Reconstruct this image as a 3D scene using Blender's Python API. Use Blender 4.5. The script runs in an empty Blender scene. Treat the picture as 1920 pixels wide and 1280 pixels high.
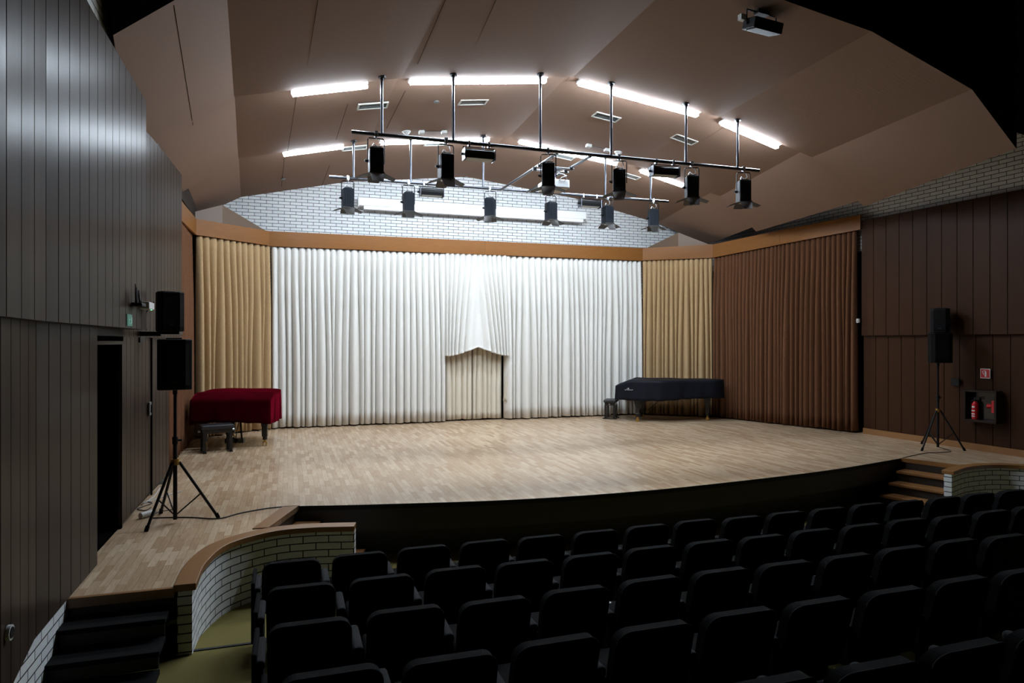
import bpy, bmesh, math, random
from mathutils import Vector, Matrix
PI = math.pi
rng = random.Random(7)
SC = bpy.context.scene
COL = SC.collection

# ------------------------------------------------------------------ camera, world, exposure
F_PX = 1270.0                      # focal length for a 1920 px wide frame
YAW = math.radians(18.3)           # the camera looks a little to the right of the hall's depth axis
EYE = 2.0                          # eye height above the stage floor (z = 0 is the stage floor)
SN, CS = math.sin(YAW), math.cos(YAW)
cam_d = bpy.data.cameras.new('camera'); cam = bpy.data.objects.new('camera', cam_d); COL.objects.link(cam)
cam.location = (0, 0, EYE); cam.rotation_euler = (PI/2, 0, -YAW)
cam_d.sensor_width = 36; cam_d.lens = F_PX/1920*36; cam_d.clip_start = .05; cam_d.clip_end = 200
SC.camera = cam
w = bpy.data.worlds.new('world'); SC.world = w; w.use_nodes = True
w.node_tree.nodes['Background'].inputs[0].default_value = (.6, .7, 1, 1)
w.node_tree.nodes['Background'].inputs[1].default_value = 0.0005
SC.view_settings.view_transform = 'Standard'; SC.view_settings.look = 'None'
SC.view_settings.gamma = 1; SC.view_settings.use_curve_mapping = False
SC.view_settings.exposure = 0.0
LED = 190.0                         # strength of the fluorescent ceiling strips
SC.cycles.max_bounces = 8; SC.cycles.diffuse_bounces = 5; SC.cycles.glossy_bounces = 3
SC.cycles.sample_clamp_indirect = 4.0

# ------------------------------------------------------------------ measuring helpers (a sight line met with a real surface)
def ray(px, py):
    r = (px-960)/F_PX
    return Vector((SN+r*CS, CS-r*SN, (640-py)/F_PX))
def at_z(px, py, z=0.0):
    d = ray(px, py); t = (z-EYE)/d.z; return Vector((d.x*t, d.y*t, z))
def at_y(px, py, y):
    d = ray(px, py); t = y/d.y; return Vector((d.x*t, y, EYE+d.z*t))
def at_x(px, py, x):
    d = ray(px, py); t = x/d.x; return Vector((x, d.y*t, EYE+d.z*t))
def at_wall(px, py, p, q):
    d = ray(px, py); n = Vector((q[1]-p[1], p[0]-q[0], 0))
    t = (n.x*p[0]+n.y*p[1])/(n.x*d.x+n.y*d.y); return Vector((d.x*t, d.y*t, EYE+d.z*t))

# ------------------------------------------------------------------ materials
def nodes_of(m): return m.node_tree.nodes, m.node_tree.links
def mat(name, col, rough=.6, metal=0.0, spec=.5, noise=0.0, nscale=20.0, bump=0.0, stretch=(1,1,1), coat=0.0, sheen=0.0):
    m = bpy.data.materials.new(name); m.use_nodes = True
    N, L = nodes_of(m); b = N['Principled BSDF']
    b.inputs['Base Color'].default_value = (*col, 1); b.inputs['Roughness'].default_value = rough
    b.inputs['Metallic'].default_value = metal; b.inputs['Specular IOR Level'].default_value = spec
    b.inputs['Coat Weight'].default_value = coat; b.inputs['Sheen Weight'].default_value = sheen
    tc = N.new('ShaderNodeTexCoord'); mp = N.new('ShaderNodeMapping'); mp.inputs['Scale'].default_value = stretch
    nz = N.new('ShaderNodeTexNoise'); nz.inputs['Scale'].default_value = nscale; nz.inputs['Detail'].default_value = 4
    L.new(tc.outputs['Object'], mp.inputs[0]); L.new(mp.outputs[0], nz.inputs[0])
    if noise:
        mx = N.new('ShaderNodeMix'); mx.data_type = 'RGBA'
        mx.inputs[6].default_value = (*[c*(1-noise) for c in col], 1); mx.inputs[7].default_value = (*[min(1, c*(1+noise)) for c in col], 1)
        L.new(nz.outputs[0], mx.inputs[0]); L.new(mx.outputs[2], b.inputs['Base Color'])
    if bump:
        bp = N.new('ShaderNodeBump'); bp.inputs['Strength'].default_value = bump; bp.inputs['Distance'].default_value = .01
        L.new(nz.outputs[0], bp.inputs['Height']); L.new(bp.outputs[0], b.inputs['Normal'])
    return m
def mat_emit(name, col, strength):
    m = bpy.data.materials.new(name); m.use_nodes = True
    b = m.node_tree.nodes['Principled BSDF']; b.inputs['Base Color'].default_value = (*[c*.45 for c in col], 1)
    b.inputs['Emission Color'].default_value = (*col, 1); b.inputs['Emission Strength'].default_value = strength
    return m
def mat_brick(name, c1, c2, mortar, uv=True, bw=.265, rh=.076, ms=.006, rough=.75, bump=.5):
    m = bpy.data.materials.new(name); m.use_nodes = True
    N, L = nodes_of(m); b = N['Principled BSDF']; b.inputs['Roughness'].default_value = rough
    tc = N.new('ShaderNodeTexCoord'); br = N.new('ShaderNodeTexBrick')
    br.inputs['Scale'].default_value = 1; br.inputs['Brick Width'].default_value = bw; br.inputs['Row Height'].default_value = rh
    br.inputs['Mortar Size'].default_value = ms; br.inputs['Mortar Smooth'].default_value = .15
    br.inputs['Color1'].default_value = (*c1, 1); br.inputs['Color2'].default_value = (*c2, 1); br.inputs['Mortar'].default_value = (*mortar, 1)
    L.new(tc.outputs['UV'], br.inputs[0])
    nz = N.new('ShaderNodeTexNoise'); nz.inputs['Scale'].default_value = 30; L.new(tc.outputs['UV'], nz.inputs[0])
    mx = N.new('ShaderNodeMix'); mx.data_type = 'RGBA'; mx.blend_type = 'MULTIPLY'; mx.inputs[0].default_value = .25
    L.new(br.outputs[0], mx.inputs[6]); L.new(nz.outputs[1], mx.inputs[7]); L.new(mx.outputs[2], b.inputs['Base Color'])
    inv = N.new('ShaderNodeMath'); inv.operation = 'SUBTRACT'; inv.inputs[0].default_value = 1; L.new(br.outputs[1], inv.inputs[1])
    bp = N.new('ShaderNodeBump'); bp.inputs['Strength'].default_value = bump; bp.inputs['Distance'].default_value = .008
    L.new(inv.outputs[0], bp.inputs['Height']); L.new(bp.outputs[0], b.inputs['Normal'])
    return m
def mat_parquet(name):
    m = bpy.data.materials.new(name); m.use_nodes = True
    N, L = nodes_of(m); b = N['Principled BSDF']
    tc = N.new('ShaderNodeTexCoord'); mp = N.new('ShaderNodeMapping'); mp.inputs['Rotation'].default_value = (0, 0, PI/2)
    L.new(tc.outputs['Object'], mp.inputs[0])
    def br(c1, c2, mort, off):
        n = N.new('ShaderNodeTexBrick'); n.inputs['Scale'].default_value = 1
        n.inputs['Brick Width'].default_value = .42; n.inputs['Row Height'].default_value = .07; n.inputs['Mortar Size'].default_value = .0012
        n.inputs['Color1'].default_value = c1; n.inputs['Color2'].default_value = c2; n.inputs['Mortar'].default_value = mort
        n.offset = .37; n.offset_frequency = off; n.squash = 1; L.new(mp.outputs[0], n.inputs[0]); return n
    a = br((.66, .50, .34, 1), (.47, .315, .19, 1), (.25, .16, .09, 1), 2)
    gm = N.new('ShaderNodeMapping'); gm.inputs['Scale'].default_value = (30, 2.2, 1); L.new(tc.outputs['Object'], gm.inputs[0])
    nz = N.new('ShaderNodeTexNoise'); nz.inputs['Scale'].default_value = 2.0; nz.inputs['Detail'].default_value = 6; nz.inputs['Distortion'].default_value = 1.2
    L.new(gm.outputs[0], nz.inputs[0])
    rp = N.new('ShaderNodeValToRGB'); rp.color_ramp.elements[0].position = .3; rp.color_ramp.elements[0].color = (.74, .72, .70, 1)
    rp.color_ramp.elements[1].position = .7; rp.color_ramp.elements[1].color = (1.08, 1.08, 1.08, 1); L.new(nz.outputs[0], rp.inputs[0])
    mx = N.new('ShaderNodeMix'); mx.data_type = 'RGBA'; mx.blend_type = 'MULTIPLY'; mx.inputs[0].default_value = .8
    L.new(a.outputs[0], mx.inputs[6]); L.new(rp.outputs[0], mx.inputs[7]); L.new(mx.outputs[2], b.inputs['Base Color'])
    b.inputs['Roughness'].default_value = .27; b.inputs['Specular IOR Level'].default_value = .5
    return m
def mat_boards(name, c1, c2, axis, width, rough=.36, spec=.5, coat=0.0):
    """veneered boards: every board its own tone, a fine vertical grain"""
    m = bpy.data.materials.new(name); m.use_nodes = True
    N, L = nodes_of(m); b = N['Principled BSDF']
    tc = N.new('ShaderNodeTexCoord'); sx = N.new('ShaderNodeSeparateXYZ'); L.new(tc.outputs['Object'], sx.inputs[0])
    dv = N.new('ShaderNodeMath'); dv.operation = 'DIVIDE'; dv.inputs[1].default_value = width; L.new(sx.outputs[axis], dv.inputs[0])
    fl = N.new('ShaderNodeMath'); fl.operation = 'FLOOR'; L.new(dv.outputs[0], fl.inputs[0])
    wn = N.new('ShaderNodeTexWhiteNoise'); wn.noise_dimensions = '1D'; L.new(fl.outputs[0], wn.inputs['W'])
    mp = N.new('ShaderNodeMapping'); mp.inputs['Scale'].default_value = (60, 60, 1.2); L.new(tc.outputs['Object'], mp.inputs[0])
    nz = N.new('ShaderNodeTexNoise'); nz.inputs['Scale'].default_value = 1.5; nz.inputs['Detail'].default_value = 5; L.new(mp.outputs[0], nz.inputs[0])
    ad = N.new('ShaderNodeMath'); ad.operation = 'MULTIPLY_ADD'; ad.inputs[1].default_value = .55; L.new(wn.outputs[0], ad.inputs[0])
    sc = N.new('ShaderNodeMath'); sc.operation = 'MULTIPLY'; sc.inputs[1].default_value = .5; L.new(nz.outputs[0], sc.inputs[0]); L.new(sc.outputs[0], ad.inputs[2])
    mx = N.new('ShaderNodeMix'); mx.data_type = 'RGBA'; mx.inputs[6].default_value = (*c1, 1); mx.inputs[7].default_value = (*c2, 1)
    L.new(ad.outputs[0], mx.inputs[0]); L.new(mx.outputs[2], b.inputs['Base Color'])
    b.inputs['Roughness'].default_value = rough; b.inputs['Specular IOR Level'].default_value = spec; b.inputs['Coat Weight'].default_value = coat
    return m
def mat_ceiling(name):
    m = mat(name, (.225, .140, .097), .85, noise=.1, nscale=60, bump=.05, spec=.25)
    return m

M = dict(
    parquet=mat_parquet('oak_parquet'),
    brick=mat_brick('white_brick', (.88, .89, .88), (.79, .81, .81), (.02, .02, .024)),
    wall_l=mat_boards('dark_board_veneer', (.038, .0265, .0190), (.060, .043, .032), 1, .245, .30, .018),
    wall_r=mat_boards('dark_board_veneer_red', (.030, .0122, .0056), (.047, .0195, .009), 1, .30, .45, .08),
    ceil=mat_ceiling('brown_ceiling_board'),
    unlit_ceil=mat('unlit_black', (.012, .011, .010), .9, spec=.1),  # darkness of the unlit audience ceiling put into the colour
    oak=mat('oak_veneer', (.225, .092, .024), .33, spec=.15, noise=.25, nscale=3, stretch=(2, 2, 40)),
    oak_cap=mat('oak_cap', (.25, .115, .038), .35, noise=.25, nscale=6, stretch=(8, 8, 8)),
    ply=mat('plywood_facing', (.16, .10, .062), .5, noise=.2, nscale=3, stretch=(30, 30, 2)),
    white_cloth=mat('white_cloth', (.75, .735, .69), .92, noise=.06, nscale=90, bump=.08, spec=.08),
    cream_cloth=mat('cream_cloth', (.66, .60, .49), .92, noise=.06, nscale=90, bump=.08, spec=.08),
    beige_cloth=mat('beige_cloth', (.46, .315, .165), .9, noise=.22, nscale=70, bump=.1, spec=.12, stretch=(1, 1, .35)),
    brown_cloth=mat('brown_cloth', (.135, .060, .030), .9, noise=.3, nscale=70, bump=.1, spec=.1, stretch=(1, 1, .35)),
    carpet=mat('olive_carpet', (.170, .142, .046), .95, noise=.25, nscale=140, bump=.15, spec=.1),
    fascia=mat('dark_fascia', (.020, .015, .010), .5, noise=.3, nscale=6, stretch=(1, 1, 12)),
    black=mat('black_metal', (.009, .009, .010), .5, spec=.22),
    black_rough=mat('black_plastic', (.0045, .0045, .005), .6, spec=.2, noise=.3, nscale=200, bump=.1),
    mesh_black=mat('speaker_grille', (.004, .004, .0045), .7, spec=.15, noise=.5, nscale=300, bump=.3),
    grey_metal=mat('grey_enamel', (.013, .017, .024), .6, spec=.15),
    flap=mat('barn_door_black', (.030, .027, .024), .55),
    chrome=mat('steel_tube', (.42, .44, .48), .28, metal=1.0),
    dark_steel=mat('dark_steel_tube', (.10, .105, .12), .3, metal=1.0),
    brass=mat('gold_anodised', (.55, .35, .10), .35, metal=1.0),
    white=mat('white_enamel', (.80, .81, .82), .4),
    white_plastic=mat('white_plastic', (.62, .62, .60), .5),
    tan=mat('tan_plastic_bounce', (.42, .32, .22), .5),  # projector underside: tan plastic with floor bounce light put into the colour
    glass=mat('frosted_lens', (.42, .43, .40), .25),
    vent=mat('vent_grey', (.10, .105, .098), .5),
    vent_frame=mat('vent_frame_cream', (.48, .47, .42), .5),
    seat=mat('black_seat_fabric', (.0042, .0042, .0042), .95, noise=.3, nscale=120, bump=.1, spec=.1),
    piping=mat('seat_piping', (.013, .013, .013), .9, spec=.05),
    arm=mat('seat_armrest', (.028, .028, .029), .9, spec=.1),
    red_velvet=mat('red_velvet', (.030, .0008, .0025), .95, noise=.3, nscale=8, bump=.15, spec=.0, sheen=.35),
    navy_cloth=mat('navy_black_cloth', (.0055, .0062, .0105), .6, noise=.3, nscale=5, bump=.4, spec=.12),
    piano_black=mat('piano_lacquer', (.008, .008, .009), .18),
    leather=mat('black_leather', (.014, .015, .018), .45, noise=.3, nscale=60, bump=.2),
    red=mat('signal_red', (.55, .012, .022), .45),
    red_paint=mat('extinguisher_red', (.50, .012, .018), .3),
    sign_white=mat('sign_white', (.82, .80, .80), .5),
    green=mat_emit('green_projected_glow', (.08, .42, .30), .05),
    green_led=mat_emit('green_led', (.2, 1, .45), 2.0),
    green_mark=mat_emit('green_projected_mark', (.35, .8, .6), .10),
    led=mat_emit('fluorescent_diffuser', (.77, .88, 1.0), LED),
    frame_dark=mat('dark_wood_frame', (.020, .011, .007), .6, spec=.2, noise=.3, nscale=4, stretch=(20, 20, 2)),
    cable=mat('black_cable', (.012, .012, .012), .6),
    cable_white=mat('white_cable', (.5, .5, .5), .6),
    rubber=mat('black_rubber_tread', (.004, .004, .004), .9, spec=.1),
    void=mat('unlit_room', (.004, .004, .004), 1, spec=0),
)

_v = M['red_velvet'].node_tree.nodes['Principled BSDF']; _v.inputs['Sheen Tint'].default_value = (.75, .02, .07, 1); _v.inputs['Sheen Roughness'].default_value = .35

# ------------------------------------------------------------------ mesh builder
class MB:
    def __init__(s): s.bm = bmesh.new(); s.uv = None
    def uvl(s):
        if s.uv is None: s.uv = s.bm.loops.layers.uv.new('UVMap')
        return s.uv
    def face(s, pts, uvs=None):
        f = s.bm.faces.new([s.bm.verts.new(p) for p in pts])
        if uvs:
            l = s.uvl()
            for lp, u in zip(f.loops, uvs): lp[l].uv = u
        return s
    def box(s, c, d, rz=0.0, m=None):
        T = Matrix.Translation(c) @ Matrix.Rotation(rz, 4, 'Z')
        if m is not None: T = T @ m
        bmesh.ops.create_cube(s.bm, size=1, matrix=T @ Matrix.Diagonal((*d, 1))); return s
    def cyl(s, p, q, r, n=12, r2=None):
        p, q = Vector(p), Vector(q); d = q-p
        T = Matrix.Translation((p+q)/2) @ d.to_track_quat('Z', 'Y').to_matrix().to_4x4()
        bmesh.ops.create_cone(s.bm, cap_ends=True, segments=n, radius1=r, radius2=r if r2 is None else r2, depth=d.length, matrix=T); return s
    def ball(s, c, r, d=(1, 1, 1), n=12):
        bmesh.ops.create_uvsphere(s.bm, u_segments=n, v_segments=max(6, n//2), radius=r, matrix=Matrix.Translation(c) @ Matrix.Diagonal((*d, 1))); return s
    def prism(s, poly, z0, z1, top=None):
        """vertical prism over a plan polygon; top may give per-vertex heights"""
        n = len(poly)
        a = [s.bm.verts.new((x, y, z0)) for x, y in poly]
        b = [s.bm.verts.new((x, y, z1 if top is None else top[i])) for i, (x, y) in enumerate(poly)]
        s.bm.faces.new(a[::-1]); s.bm.faces.new(b)
        for i in range(n): s.bm.faces.new((a[i], a[(i+1) % n], b[(i+1) % n], b[i]))
        return s
    def extr(s, prof, T):
        """closed 2D profile (u,v) extruded 0..1 along local z, placed by matrix T"""
        n = len(prof)
        a = [s.bm.verts.new(T @ Vector((u, v, 0))) for u, v in prof]; b = [s.bm.verts.new(T @ Vector((u, v, 1))) for u, v in prof]
        s.bm.faces.new(a[::-1]); s.bm.faces.new(b)
        for i in range(n): s.bm.faces.new((a[i], a[(i+1) % n], b[(i+1) % n], b[i]))
        return s
    def grid(s, P, closed_u=False):
        """rows of points -> quads"""
        V = [[s.bm.verts.new(p) for p in r] for r in P]
        for i in range(len(V)-1):
            k = len(V[i])
            for j in range(k if closed_u else k-1):
                s.bm.faces.new((V[i][j], V[i][(j+1) % k], V[i+1][(j+1) % k], V[i+1][j]))
        return V
    def tube(s, path, r, n=8):
        path = [Vector(p) for p in path]; rows = []
        for i, p in enumerate(path):
            d = (path[min(i+1, len(path)-1)]-path[max(i-1, 0)]).normalized()
            up = Vector((0, 0, 1)) if abs(d.z) < .95 else Vector((1, 0, 0))
            a = d.cross(up).normalized(); b = a.cross(d)
            rows.append([p+a*r*math.cos(2*PI*k/n)+b*r*math.sin(2*PI*k/n) for k in range(n)])
        V = s.grid(rows, True); s.bm.faces.new(V[0][::-1]); s.bm.faces.new(V[-1]); return s
    def wallrun(s, path, z0, z1, th, uv0=0.0):
        """a wall of thickness th along a plan path, with metre UVs; the seen face is on the path, thickness to its left"""
        P = [Vector((x, y)) for x, y in path]; L = [uv0]
        off = []
        for i in range(len(P)):
            d = (P[min(i+1, len(P)-1)]-P[max(i-1, 0)]).normalized(); off.append(P[i]+Vector((-d.y, d.x))*th)
            if i: L.append(L[-1]+(P[i]-P[i-1]).length)
        h0 = (lambda i: z0[i]) if isinstance(z0, (list, tuple)) else (lambda i: z0)
        h1 = (lambda i: z1[i]) if isinstance(z1, (list, tuple)) else (lambda i: z1)
        for i in range(len(P)-1):
            a, b, c, d = P[i], P[i+1], off[i+1], off[i]; u, v = L[i], L[i+1]
            s.face([(a.x, a.y, h0(i)), (b.x, b.y, h0(i+1)), (b.x, b.y, h1(i+1)), (a.x, a.y, h1(i))], [(u, h0(i)), (v, h0(i+1)), (v, h1(i+1)), (u, h1(i))])
            s.face([(c.x, c.y, h0(i+1)), (d.x, d.y, h0(i)), (d.x, d.y, h1(i)), (c.x, c.y, h1(i+1))], [(v, h0(i+1)), (u, h0(i)), (u, h1(i)), (v, h1(i+1))])
            s.face([(a.x, a.y, h1(i)), (b.x, b.y, h1(i+1)), (c.x, c.y, h1(i+1)), (d.x, d.y, h1(i))], [(u, 0), (v, 0), (v, th), (u, th)])
            s.face([(d.x, d.y, h0(i)), (c.x, c.y, h0(i+1)), (b.x, b.y, h0(i+1)), (a.x, a.y, h0(i))], [(u, th), (v, th), (v, 0), (u, 0)])
        for i, e in ((0, 1), (-1, -1)):
            k = i % len(P); a, d = (P[k], off[k]) if e < 0 else (off[k], P[k])
            s.face([(a.x, a.y, h0(k)), (d.x, d.y, h0(k)), (d.x, d.y, h1(k)), (a.x, a.y, h1(k))], [(0, h0(k)), (th, h0(k)), (th, h1(k)), (0, h1(k))])
        return s
    def boards(s, path, z0, z1, th, width, gap=.013, base=None):
        """vertical boards side by side along a plan path (thickness to the left of the path), over a thin dark gap"""
        P = [Vector((x, y)) for x, y in path]
        for i in range(len(P)-1):
            d = P[i+1]-P[i]; L = d.length; d.normalize(); nrm = Vector((-d.y, d.x)); ang = math.atan2(d.y, d.x)
            n = max(1, round(L/width)); wd = L/n
            for k in range(n):
                c = P[i]+d*(wd*(k+.5))+nrm*(th/2)
                s.box((c.x, c.y, (z0+z1)/2), (wd-gap, th, z1-z0), ang)
            c = P[i]+d*(L/2)+nrm*(th+.005-.012)
            s.box((c.x, c.y, (z0+z1)/2), (L, .012, z1-z0-.01), ang)
        return s
    def build(s, name, mt, parent=None, off=None, smooth=False, bevel=0.0, seg=2):
        bmesh.ops.recalc_face_normals(s.bm, faces=s.bm.faces[:]) if s.uv is None else None
        me = bpy.data.meshes.new(name)
        if off is not None: bmesh.ops.translate(s.bm, verts=s.bm.verts[:], vec=-Vector(off))
        s.bm.to_mesh(me); s.bm.free()
        me.materials.append(M[mt] if isinstance(mt, str) else mt)
        if smooth: me.shade_smooth()
        o = bpy.data.objects.new(name, me); COL.objects.link(o)
        if parent is not None: o.parent = parent
        if bevel:
            b = o.modifiers.new('bevel', 'BEVEL'); b.width = bevel; b.segments = seg; b.limit_method = 'ANGLE'
            if smooth is None: pass
        return o
def tag(o, label, cat, group=None, kind=None):
    o['label'] = label; o['category'] = cat
    if group: o['group'] = group
    if kind: o['kind'] = kind
    return o
def thing(name, label, cat, loc=(0, 0, 0), rz=0.0, group=None):
    o = bpy.data.objects.new(name, None); COL.objects.link(o); o.empty_display_size = .1
    o.location = loc; o.rotation_euler = (0, 0, rz); return tag(o, label, cat, group)
def struct(o): o['kind'] = 'structure'; return o
def dup(root, loc, rz, label, group=None):
    r = root.copy(); COL.objects.link(r); r.location = loc; r.rotation_euler = (0, 0, rz); r['label'] = label
    if group: r['group'] = group
    for ch in list(root.children):
        c = ch.copy(); COL.objects.link(c); c.parent = r
        for g in list(ch.children):
            d = g.copy(); COL.objects.link(d); d.parent = c
    return r
def catmull(pts, n=8):
    P = [Vector(p) for p in pts]; P = [P[0]*2-P[1]]+P+[P[-1]*2-P[-2]]; out = []
    for i in range(1, len(P)-2):
        for k in range(n):
            t = k/n; a, b, c, d = P[i-1:i+3]
            out.append(.5*((2*b)+(c-a)*t+(2*a-5*b+4*c-d)*t*t+(3*b-a-3*c+d)*t**3))
    out.append(P[-2]); return out
ORD = ['first', 'second', 'third', 'fourth', 'fifth', 'sixth', 'seventh', 'eighth', 'ninth', 'tenth', 'eleventh', 'twelfth',
       'thirteenth', 'fourteenth', 'fifteenth', 'sixteenth', 'seventeenth', 'eighteenth']

# ------------------------------------------------------------------ plan of the hall
YB = 16.95                               # white brick back wall
R0, R1, R2 = 6.65, 10.02, 13.37          # the three ceiling steps, from the audience to the stage
L0, L1, L2, L3, L4 = (-1.79, 15.30), (-.40, 16.45), (9.22, 16.55), (10.70, 15.38), (11.80, 11.66)   # curtain track
edge = catmull([(.13, 8.62), (1, 8.42), (2.69, 8.12), (4.46, 8.05), (6.28, 8.20), (8.07, 8.46), (9.93, 8.90)], 8)
parL = catmull([(-.80, 6.08), (-.78, 6.66), (-.62, 7.22), (-.20, 7.56), (.22, 7.60), (.69, 7.50)], 8)
parR = catmull([(9.60, 7.76), (10.20, 7.97), (10.80, 7.98), (11.20, 7.72), (11.36, 7.2), (11.38, 6.4)], 8)
def shift(path, d):
    out = []
    for i, p in enumerate(path):
        t = (path[min(i+1, len(path)-1)]-path[max(i-1, 0)]).normalized(); out.append(p+Vector((-t.y, t.x))*d)
    return out
def floor_z(y): return -.66+max(0.0, 7.0-y)*.11

# ---- stage floor
outl = [(-1.72, 6.10), (-.88, 6.10)]+[(p.x, p.y) for p in shift(parL, .07) if p.x < -.24]+[(-.2, 7.70)]
outl += [(p.x, p.y) for p in edge]+[(10.22, 8.08)]
outl += [(p.x, p.y) for p in shift(parR, .07) if p.x > 10.3 and p.y > 6.5]+[(11.45, 6.4), (12.3, 6.4), (12.3, 17.0), (-2.6, 17.0), (-2.6, 8.3), (-1.72, 8.3)]
b = MB(); b.prism(outl, -.05, 0); struct(b.build('floor', 'parquet'))
# ---- audience floor: flat in front of the stage, then a ramp up towards the camera
b = MB()
b.grid([[(-2.4, y, floor_z(y)), (13.2, y, floor_z(y))] for y in (10.5, 7.0, -3.0)])
b.grid([[(-2.4, y, floor_z(y)-.1), (13.2, y, floor_z(y)-.1)] for y in (10.5, 7.0, -3.0)])
struct(b.build('floor', 'carpet'))
# ---- stage front
b = MB(); b.wallrun([(p.x, p.y+.02) for p in edge], -.33, -.052, .05); struct(b.build('trim_1', 'fascia'))
b = MB(); b.wallrun([(p.x, p.y+.24) for p in edge], -.665, -.30, .05); struct(b.build('wall_front', 'fascia'))
b = MB(); b.wallrun([(p.x, p.y-.012) for p in edge], -.052, .004, .014); struct(b.build('trim_2', 'black'))

# ---- back wall and side brick walls
b = MB(); b.wallrun([(-2.6, YB), (12.3, YB)], 3.2, 6.9, .2); struct(b.build('wall_back', 'brick'))
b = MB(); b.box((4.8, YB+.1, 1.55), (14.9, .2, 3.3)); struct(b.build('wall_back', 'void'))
b = MB(); b.wallrun([(-1.70, -3), (-1.70, 5.3), (-1.76, 7.9)][::-1], 4.56, 7.6, .2); struct(b.build('wall_left', 'brick'))
b = MB(); b.wallrun([(-1.80, 7.9), (-1.98, 11.6), (-2.02, 14.5), (-2.12, 17.1)][::-1], 4.56, 7.6, .2); struct(b.build('wall_left', 'frame_dark'))
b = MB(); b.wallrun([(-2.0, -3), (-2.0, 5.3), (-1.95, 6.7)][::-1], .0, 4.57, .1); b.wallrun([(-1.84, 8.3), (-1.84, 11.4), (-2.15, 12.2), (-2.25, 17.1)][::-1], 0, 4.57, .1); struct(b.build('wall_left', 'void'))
b = MB(); b.wallrun([(12.45, -3), (12.13, 8), (11.98, 11.6), (11.80, 15), (11.60, 17.1)], 4.0, [5.35, 5.35, 7.6, 7.6, 7.6], -.2); struct(b.build('wall_right', 'brick'))
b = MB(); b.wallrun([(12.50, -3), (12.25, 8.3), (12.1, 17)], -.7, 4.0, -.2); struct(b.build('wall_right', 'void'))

# ---- left cladding: lower boards, door recess, upper boards that stand proud
TL = 4.62
pl = [(-1.46, -3), (-1.46, 4.3), (-1.60, 5.3), (-1.60, 6.84)]
b = MB(); b.boards(pl, .03, 2.14, .035, .245); struct(b.build('wall_left', 'wall_l'))
b = MB(); b.wallrun([(-1.62, -3), (-1.62, 5.3), (-1.63, 6.1)], -1.0, .03, .2); b.wallrun([(-1.635, 5.9), (-1.635, 6.84)], -.7, .03, .2)
struct(b.build('wall_left', 'brick'))
p2 = [(-1.68, 8.16), (-1.70, 9.95), (-1.66, 11.05)]
b = MB(); b.boards(p2, .05, 2.14, .035, .22); b.box((-1.70, 7.5, 2.06), (.05, 1.32, .16)); struct(b.build('wall_left', 'wall_l'))
pu = [(-1.40, -3), (-1.40, 4.2), (-1.47, 5.05), (-1.47, 8.28)]
b = MB(); b.boards(pu, 2.13, TL, .16, .245); struct(b.build('wall_left', 'wall_l'))
pv = [(-1.68, 8.28), (-1.68, 9.2), (-1.585, 11.75)]
b = MB(); b.boards(pv, 2.05, TL, .10, .22); struct(b.build('wall_left', 'wall_l'))
# recess with the dark doorway
b = MB(); b.box((-2.45, 7.5, 1.0), (.05, 1.5, 2.05)); b.box((-2.05, 6.80, 1.0), (.8, .06, 2.05)); b.box((-2.05, 8.20, 1.0), (.72, .06, 2.05)); b.box((-2.05, 7.5, 2.03), (.75, 1.4, .05))
b.box((-2.1, 7.5, -.03), (.7, 1.4, .056))
struct(b.build('door_1', 'void'))
b = MB(); b.box((-1.665, 7.5, 1.985), (.05, 1.30, .03)); struct(b.build('trim_3', 'wall_l'))
b = MB(); b.boards([(-1.735, 8.16), (-1.71, 11.05)], 0, .05, .02, 5); struct(b.build('baseboard_left', 'frame_dark'))

# ---- right cladding
wr = [(12.10, 7.95), (11.88, 11.60)]
b = MB(); b.boards([(12.42, 1.0), (12.10, 7.95), (11.90, 11.60)][::-1], .12, 2.14, .035, .30); struct(b.build('wall_right', 'wall_r'))
b = MB(); b.boards([(12.34, 1.0), (12.02, 7.95), (11.80, 11.56)][::-1], 2.13, 4.62, .10, .30); struct(b.build('wall_right', 'wall_r'))
b = MB(); b.boards([(12.40, 1.0), (12.08, 7.95), (11.88, 11.60)][::-1], 0, .12, .05, 20, 0); struct(b.build('baseboard_right', 'oak_cap'))

# ------------------------------------------------------------------ folded ceiling: three saw-tooth bays over the stage
def prof(y):
    """ceiling vertices across the hall at depth y (left outer, fold, kink, ridge, kink, fold, right outer)"""
    t = (y-R0)/(YB-R0)
    fl = -.54-.50*t; fr = 8.66+1.28*t; c = 4.33+.05*t; k = 2.62+.40*t
    return [(fl-.93, 4.62), (fl, 5.36), (c-k, 5.89), (c, 6.245), (c+k, 5.89), (fr, 5.36), (fr+.93, 4.6)]
OUT = {R0: (at_x(212, 65, -1.99), at_x(1905, 278, 12.05)), R1: (at_x(248, 299, -1.96), at_x(1620, 387, 10.7)),
       R2: (at_x(324, 371, -1.98), at_x(1418, 434, 10.75)), YB: (at_y(340, 420, 16.85), at_y(1326, 459, 16.2))}
def on_plane(a, b_, c, xy=None, pix=None):
    n = (b_-a).cross(c-a)
    if pix: d = ray(*pix); o = Vector((0, 0, EYE)); return o+d*(n.dot(a-o)/n.dot(d))
    return Vector((xy[0], xy[1], a.z-(n.x*(xy[0]-a.x)+n.y*(xy[1]-a.y))/n.z))
def bay(y, ra):
    P = [Vector((x, y, z+ra)) for x, z in prof(y)]; a, c = OUT[y]
    P[0] = a+Vector((0, 0, ra)); P[-1] = c+Vector((0, 0, ra)); return P
RISE = .11
CEIL = []                                 # (triangle, ...) used to hang things on the ceiling
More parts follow.
